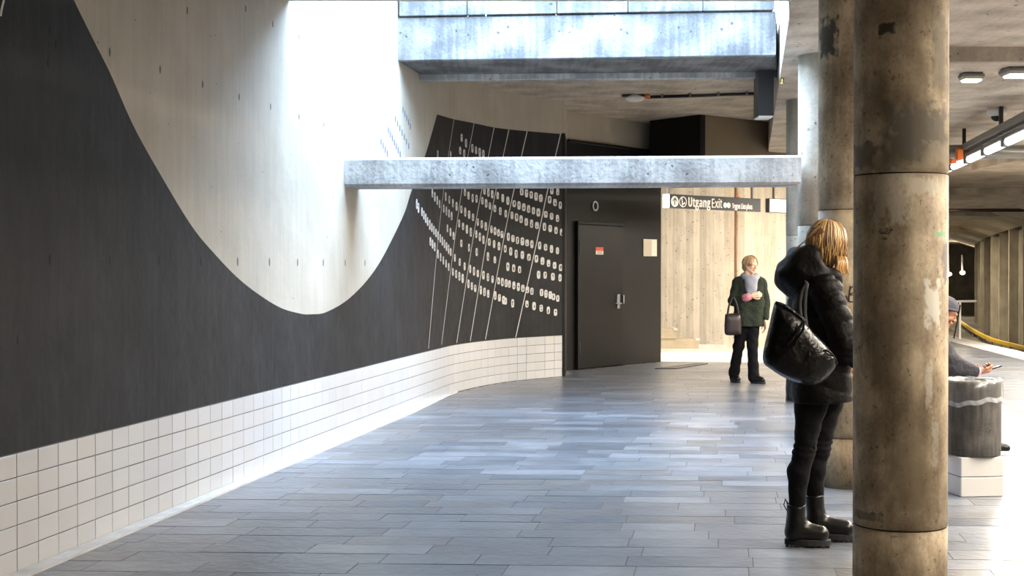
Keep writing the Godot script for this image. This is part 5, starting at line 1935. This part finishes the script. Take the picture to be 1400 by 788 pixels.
func build_seated_man() -> void:
	var base := pt(3.12, 0, 11.3)
	var w := thing("person", "seated man in dark jacket and grey knitted cap looking at his phone", "person", base)
	var head := look(Vector3(0.315, 1.11, 0.0), Vector3(1.0, -0.42, 0.10))
	var inner := [bone(0.06, 0.55, -0.08, 0.16, 0.86, -0.1, 0.09, 0.10), bone(0.06, 0.55, 0.08, 0.16, 0.86, 0.1, 0.09, 0.10), bone(0.17, 0.9, 0, 0.28, 1.04, 0, 0.08, 0.055), bone(0.08, 0.5, 0.1, 0.5, 0.52, 0.12, 0.06, 0.05), bone(0.5, 0.52, 0.12, 0.6, 0.12, 0.12, 0.045, 0.035), bone(0.08, 0.5, -0.1, 0.48, 0.52, -0.14, 0.06, 0.05), bone(0.48, 0.52, -0.14, 0.5, 0.12, -0.14, 0.045, 0.035), bone(0.18, 0.9, 0.18, 0.28, 0.69, 0.25, 0.04, 0.035), bone(0.28, 0.69, 0.25, 0.52, 0.655, 0.14, 0.035, 0.028), bone(0.18, 0.9, -0.18, 0.28, 0.69, -0.25, 0.04, 0.035), bone(0.28, 0.69, -0.25, 0.48, 0.64, -0.1, 0.035, 0.028)]
	var hand := moved(hand_bones(1.0, 0.95), aim(Vector3(0.545, 0.645, 0.12), Vector3(1, 0.08, -0.35), Vector3(0.1, 1, -0.2)))
	var hand2 := moved(hand_bones(-1.0, 0.8), aim(Vector3(0.49, 0.63, -0.09), Vector3(1, 0.05, 0.5), Vector3(0.1, 1, 0.2)))
	body_mesh(w, head, 1.0, inner, [hand, hand2], M.skin_dark)
	var st := tool(true)
	blob(st, moved([bone(0, 0.05, -0.035, 0, 0.055, 0.012, 0.086, 0.08), bone(0, 0.02, -0.045, 0, 0.05, -0.02, 0.08, 0.085)], head), 0.008, 0.02, func(p, dd):
		var q: Vector3 = head.affine_inverse() * p
		return maxf(dd + 0.0015 * sin(q.x * 210.0), 0.022 + q.z * 0.22 - q.y))
	var cap := obj("knitted_cap", st, M.beanie, w)
	st = tool(true)
	var band := []
	for k in 33:
		var a := TAU * k / 32
		band.append(head * Vector3(sin(a) * 0.086, 0.034 + cos(a) * 0.021, -0.012 + cos(a) * 0.094))
	tube(st, band, 0.012, 8, false)
	obj("cap_band", st, M.beanie, cap)
	st = tool(true)
	var folds := func(p, dd): return dd + 0.004 * sin(p.y * 55.0 + p.x * 20.0) * sin(p.z * 30.0 + p.x * 15.0)
	blob(st, [bone(0.05, 0.52, -0.08, 0.13, 0.72, -0.09, 0.155, 0.145), bone(0.05, 0.52, 0.08, 0.13, 0.72, 0.09, 0.155, 0.145), bone(0.13, 0.72, -0.09, 0.19, 0.88, -0.1, 0.14, 0.115), bone(0.13, 0.72, 0.09, 0.19, 0.88, 0.1, 0.14, 0.115), bone(0.2, 0.92, -0.12, 0.2, 0.92, 0.12, 0.085, 0.085), bone(0.22, 0.97, 0, 0.25, 1.0, 0, 0.08, 0.072)], 0.012, 0.05, func(p, dd): return maxf(folds.call(p, dd), 0.445 - p.y))
	var jk := obj("jacket", st, M.dark_jacket, w)
	for s in [1.0, -1.0]:
		st = tool(true)
		blob(st, [bone(0.19, 0.91, s * 0.18, 0.28, 0.72, s * 0.245, 0.095, 0.09), bone(0.28, 0.72, s * 0.245, 0.495, 0.655, s * (0.15 if s > 0 else 0.12), 0.092, 0.055)], 0.011, 0.04, folds)
		var sl := obj("sleeve", st, M.dark_jacket, jk)
		st = tool(true)
		var a := Vector3(0.485, 0.657, s * (0.155 if s > 0 else 0.125))
		tube(st, [a, a + Vector3(0.03, -0.004, -s * 0.014), a + Vector3(0.06, -0.009, -s * 0.027)], [0.043, 0.041, 0.036], 16)
		obj("cuff", st, M.pink_knit if s > 0 else M.dark_jacket, jk)
	st = tool(true)
	blob(st, [bone(0.05, 0.51, 0.09, 0.48, 0.525, 0.12, 0.092, 0.075), bone(0.48, 0.525, 0.12, 0.585, 0.14, 0.12, 0.07, 0.052), bone(0.05, 0.51, -0.09, 0.46, 0.525, -0.14, 0.092, 0.075), bone(0.46, 0.525, -0.14, 0.485, 0.14, -0.14, 0.07, 0.052)], 0.012, 0.03, folds)
	obj("trousers", st, M.denim, w)
	for s in [1.0, -1.0]:
		var h := Vector3(0.535 if s > 0 else 0.43, 0.0, 0.12 if s > 0 else -0.14)
		shoe(w, h, h + Vector3(0.275, 0, 0.02))
	var ph := thing("mobile_phone", "dark mobile phone held in the seated man's hands", "phone", base + Vector3(0.675, 0.672, 0.05))
	ph.basis = Basis(Vector3.BACK, 0.28) * Basis(Vector3.UP, 0.1)
	st = tool()
	bx(st, at(Vector3.ZERO), Vector3(0.15, 0.009, 0.075), 0.003)
	obj("case", st, M.phone, ph)
	st = tool()
	bx(st, at(Vector3(0, 0.0048, 0)), Vector3(0.142, 0.001, 0.068))
	obj("screen", st, M.phone_screen, ph)

func shoe(parent: Node, heel: Vector3, toe: Vector3) -> void:
	var d := (toe - heel)
	var L := d.length()
	d = d.normalized()
	var f := Transform3D(Basis(d, Vector3.UP, d.cross(Vector3.UP)), heel)
	var st := tool(true)
	blob(st, moved([bone(0.05, 0.06, 0, 0.06, 0.11, 0, 0.044, 0.045), bone(0.05, 0.055, 0, L - 0.05, 0.05, 0, 0.042, 0.036), bone(0.08, 0.09, 0, L - 0.08, 0.055, 0, 0.038, 0.034)], f), 0.008, 0.02, func(p, dd): return maxf(dd, 0.024 - p.y))
	var o := obj("shoe", st, M.boot, parent)
	var ring := []
	for k in 18:
		var a := TAU * k / 18
		var g: Vector3 = f * Vector3(L * 0.5 + cos(a) * L * 0.5, 0, sin(a) * (0.045 - 0.005 * cos(2.0 * a)))
		ring.append(Vector2(g.x, -g.z))
	st = tool()
	prism(st, ring, 0.0, 0.03, 0.004)
	obj("sole", st, M.white_paint if parent.get_meta("label").begins_with("seated") else M.sole, o)

func build_walker() -> void:
	var d := 18.5
	var base := pt((1022.0 - 700.0) / F * d, 0, d)
	var w := thing("person", "walking person in dark green jacket and grey top before the bright exit wall", "person", base)
	var head := look(Vector3(0.03, 1.535, 0.03), Vector3(0.8, -0.12, 0.8))
	var inner := [bone(0.03, 1.3, 0, 0.03, 1.42, 0, 0.07, 0.05), bone(-0.06, 0.85, 0, -0.05, 1.25, 0, 0.09, 0.1), bone(0.08, 0.85, 0, 0.1, 1.25, 0, 0.09, 0.1), bone(0.06, 0.84, 0, 0.06, 0.48, 0.03, 0.06, 0.045), bone(0.06, 0.48, 0.03, 0.08, 0.1, 0.02, 0.045, 0.03), bone(-0.05, 0.84, 0, -0.11, 0.47, -0.04, 0.06, 0.045), bone(-0.11, 0.47, -0.04, -0.15, 0.14, -0.16, 0.045, 0.03), bone(0.18, 1.3, 0, 0.235, 1.05, -0.02, 0.04, 0.035), bone(0.235, 1.05, -0.02, 0.225, 0.83, 0.05, 0.035, 0.028), bone(-0.13, 1.3, 0, -0.19, 1.06, 0.02, 0.04, 0.035), bone(-0.19, 1.06, 0.02, 0.0, 1.13, 0.17, 0.035, 0.028)]
	var h1 := moved(hand_bones(1.0, 0.5), aim(Vector3(0.225, 0.80, 0.06), Vector3(0.0, -1, 0.1), Vector3(-1, 0, 0.2)))
	var h2 := moved(hand_bones(-1.0, 0.6), aim(Vector3(0.02, 1.14, 0.185), Vector3(1, 0.2, 0.1), Vector3(0, 0, -1)))
	body_mesh(w, head, 0.95, inner, [h1, h2], M.skin)
	long_hair(w, head, 0.95, 90, Color(0.80, 0.68, 0.50), Color(0.52, 0.40, 0.27), 0.06, 0.75)
	var st := tool(true)
	var folds := func(p, dd): return dd + 0.005 * sin(p.y * 45.0 + p.x * 25.0) * sin(p.z * 30.0 + p.x * 18.0)
	blob(st, [bone(-0.05, 0.78, 0, -0.045, 1.05, 0, 0.135, 0.125), bone(0.08, 0.78, 0, 0.09, 1.05, 0, 0.135, 0.125), bone(-0.045, 1.05, 0, -0.04, 1.26, 0, 0.125, 0.115), bone(0.09, 1.05, 0, 0.1, 1.26, 0, 0.125, 0.115), bone(-0.1, 1.32, 0, 0.15, 1.32, 0, 0.075, 0.075)], 0.013, 0.05, func(p, dd): return maxf(folds.call(p, dd), 0.74 - p.y))
	var jk := obj("jacket", st, M.green_coat, w)
	st = tool(true)
	blob(st, [bone(0.175, 1.31, 0, 0.235, 1.05, -0.02, 0.075, 0.064), bone(0.235, 1.05, -0.02, 0.228, 0.86, 0.045, 0.062, 0.05)], 0.012, 0.03, folds)
	obj("sleeve", st, M.green_coat, jk)
	st = tool(true)
	blob(st, [bone(-0.125, 1.31, 0, -0.19, 1.07, 0.02, 0.075, 0.064), bone(-0.19, 1.07, 0.02, -0.05, 1.115, 0.15, 0.06, 0.05)], 0.012, 0.03, folds)
	obj("sleeve", st, M.green_coat, jk)
	st = tool(true)
	tube(st, [Vector3(-0.07, 1.108, 0.135), Vector3(-0.02, 1.125, 0.168), Vector3(0.015, 1.137, 0.185)], [0.054, 0.05, 0.04], 14)
	obj("cuff", st, M.pink_knit, jk)
	st = tool(true)
	var loop := []
	for k in 21:
		var a := TAU * k / 20
		loop.append(Vector3(0.03 + sin(a) * 0.085, 1.385 + cos(a) * -0.02, 0.015 + cos(a) * 0.08))
	tube(st, loop, 0.045, 12, false)
	blob(st, [bone(-0.01, 1.34, 0.1, 0.0, 1.2, 0.13, 0.05, 0.04), bone(0.07, 1.34, 0.1, 0.06, 1.22, 0.13, 0.05, 0.04), bone(0.03, 1.33, 0.1, 0.03, 1.2, 0.12, 0.06, 0.05)], 0.011, 0.03, folds)
	obj("scarf", st, M.grey_knit, w)
	st = tool(true)
	blob(st, [bone(0.07, 0.84, 0, 0.06, 0.48, 0.03, 0.10, 0.07), bone(0.06, 0.48, 0.03, 0.08, 0.07, 0.02, 0.066, 0.075), bone(-0.05, 0.84, 0, -0.11, 0.47, -0.04, 0.10, 0.07), bone(-0.11, 0.47, -0.04, -0.15, 0.11, -0.16, 0.066, 0.072)], 0.012, 0.03, folds)
	obj("trousers", st, M.trousers, w)
	shoe(w, Vector3(0.05, 0, -0.03), Vector3(0.2, 0, 0.19))
	shoe(w, Vector3(-0.17, 0, -0.25), Vector3(-0.1, 0, 0.0))
	# handbag hanging from the bent elbow
	var bag := thing("handbag", "dark brown handbag hanging from the walking person's elbow", "bag", base + Vector3(-0.215, 0.775, 0.17))
	st = tool(true)
	var out := []
	for p in [[-0.10, 0.13], [-0.11, 0.0], [-0.105, -0.12], [-0.06, -0.145], [0.06, -0.14], [0.105, -0.12], [0.11, 0.0], [0.095, 0.12], [0.0, 0.14], [-0.10, 0.13]]: out.append(Vector2(p[0], p[1]))
	var line := smooth_line(out, 4)
	line.pop_back()
	pillow(st, line, Vector2(0, -0.01), 0.065, Transform3D.IDENTITY, 4.0)
	obj("pouch", st, M.brown_leather, bag)
	for s in [-1.0, 1.0]:
		st = tool(true)
		tube(st, smooth_line([Vector3(-0.07, 0.11, s * 0.04), Vector3(-0.05, 0.24, s * 0.03), Vector3(0.0, 0.345, s * 0.015), Vector3(0.05, 0.24, s * 0.03), Vector3(0.07, 0.11, s * 0.04)], 5), 0.009, 8)
		obj("handle", st, M.brown_leather, bag)
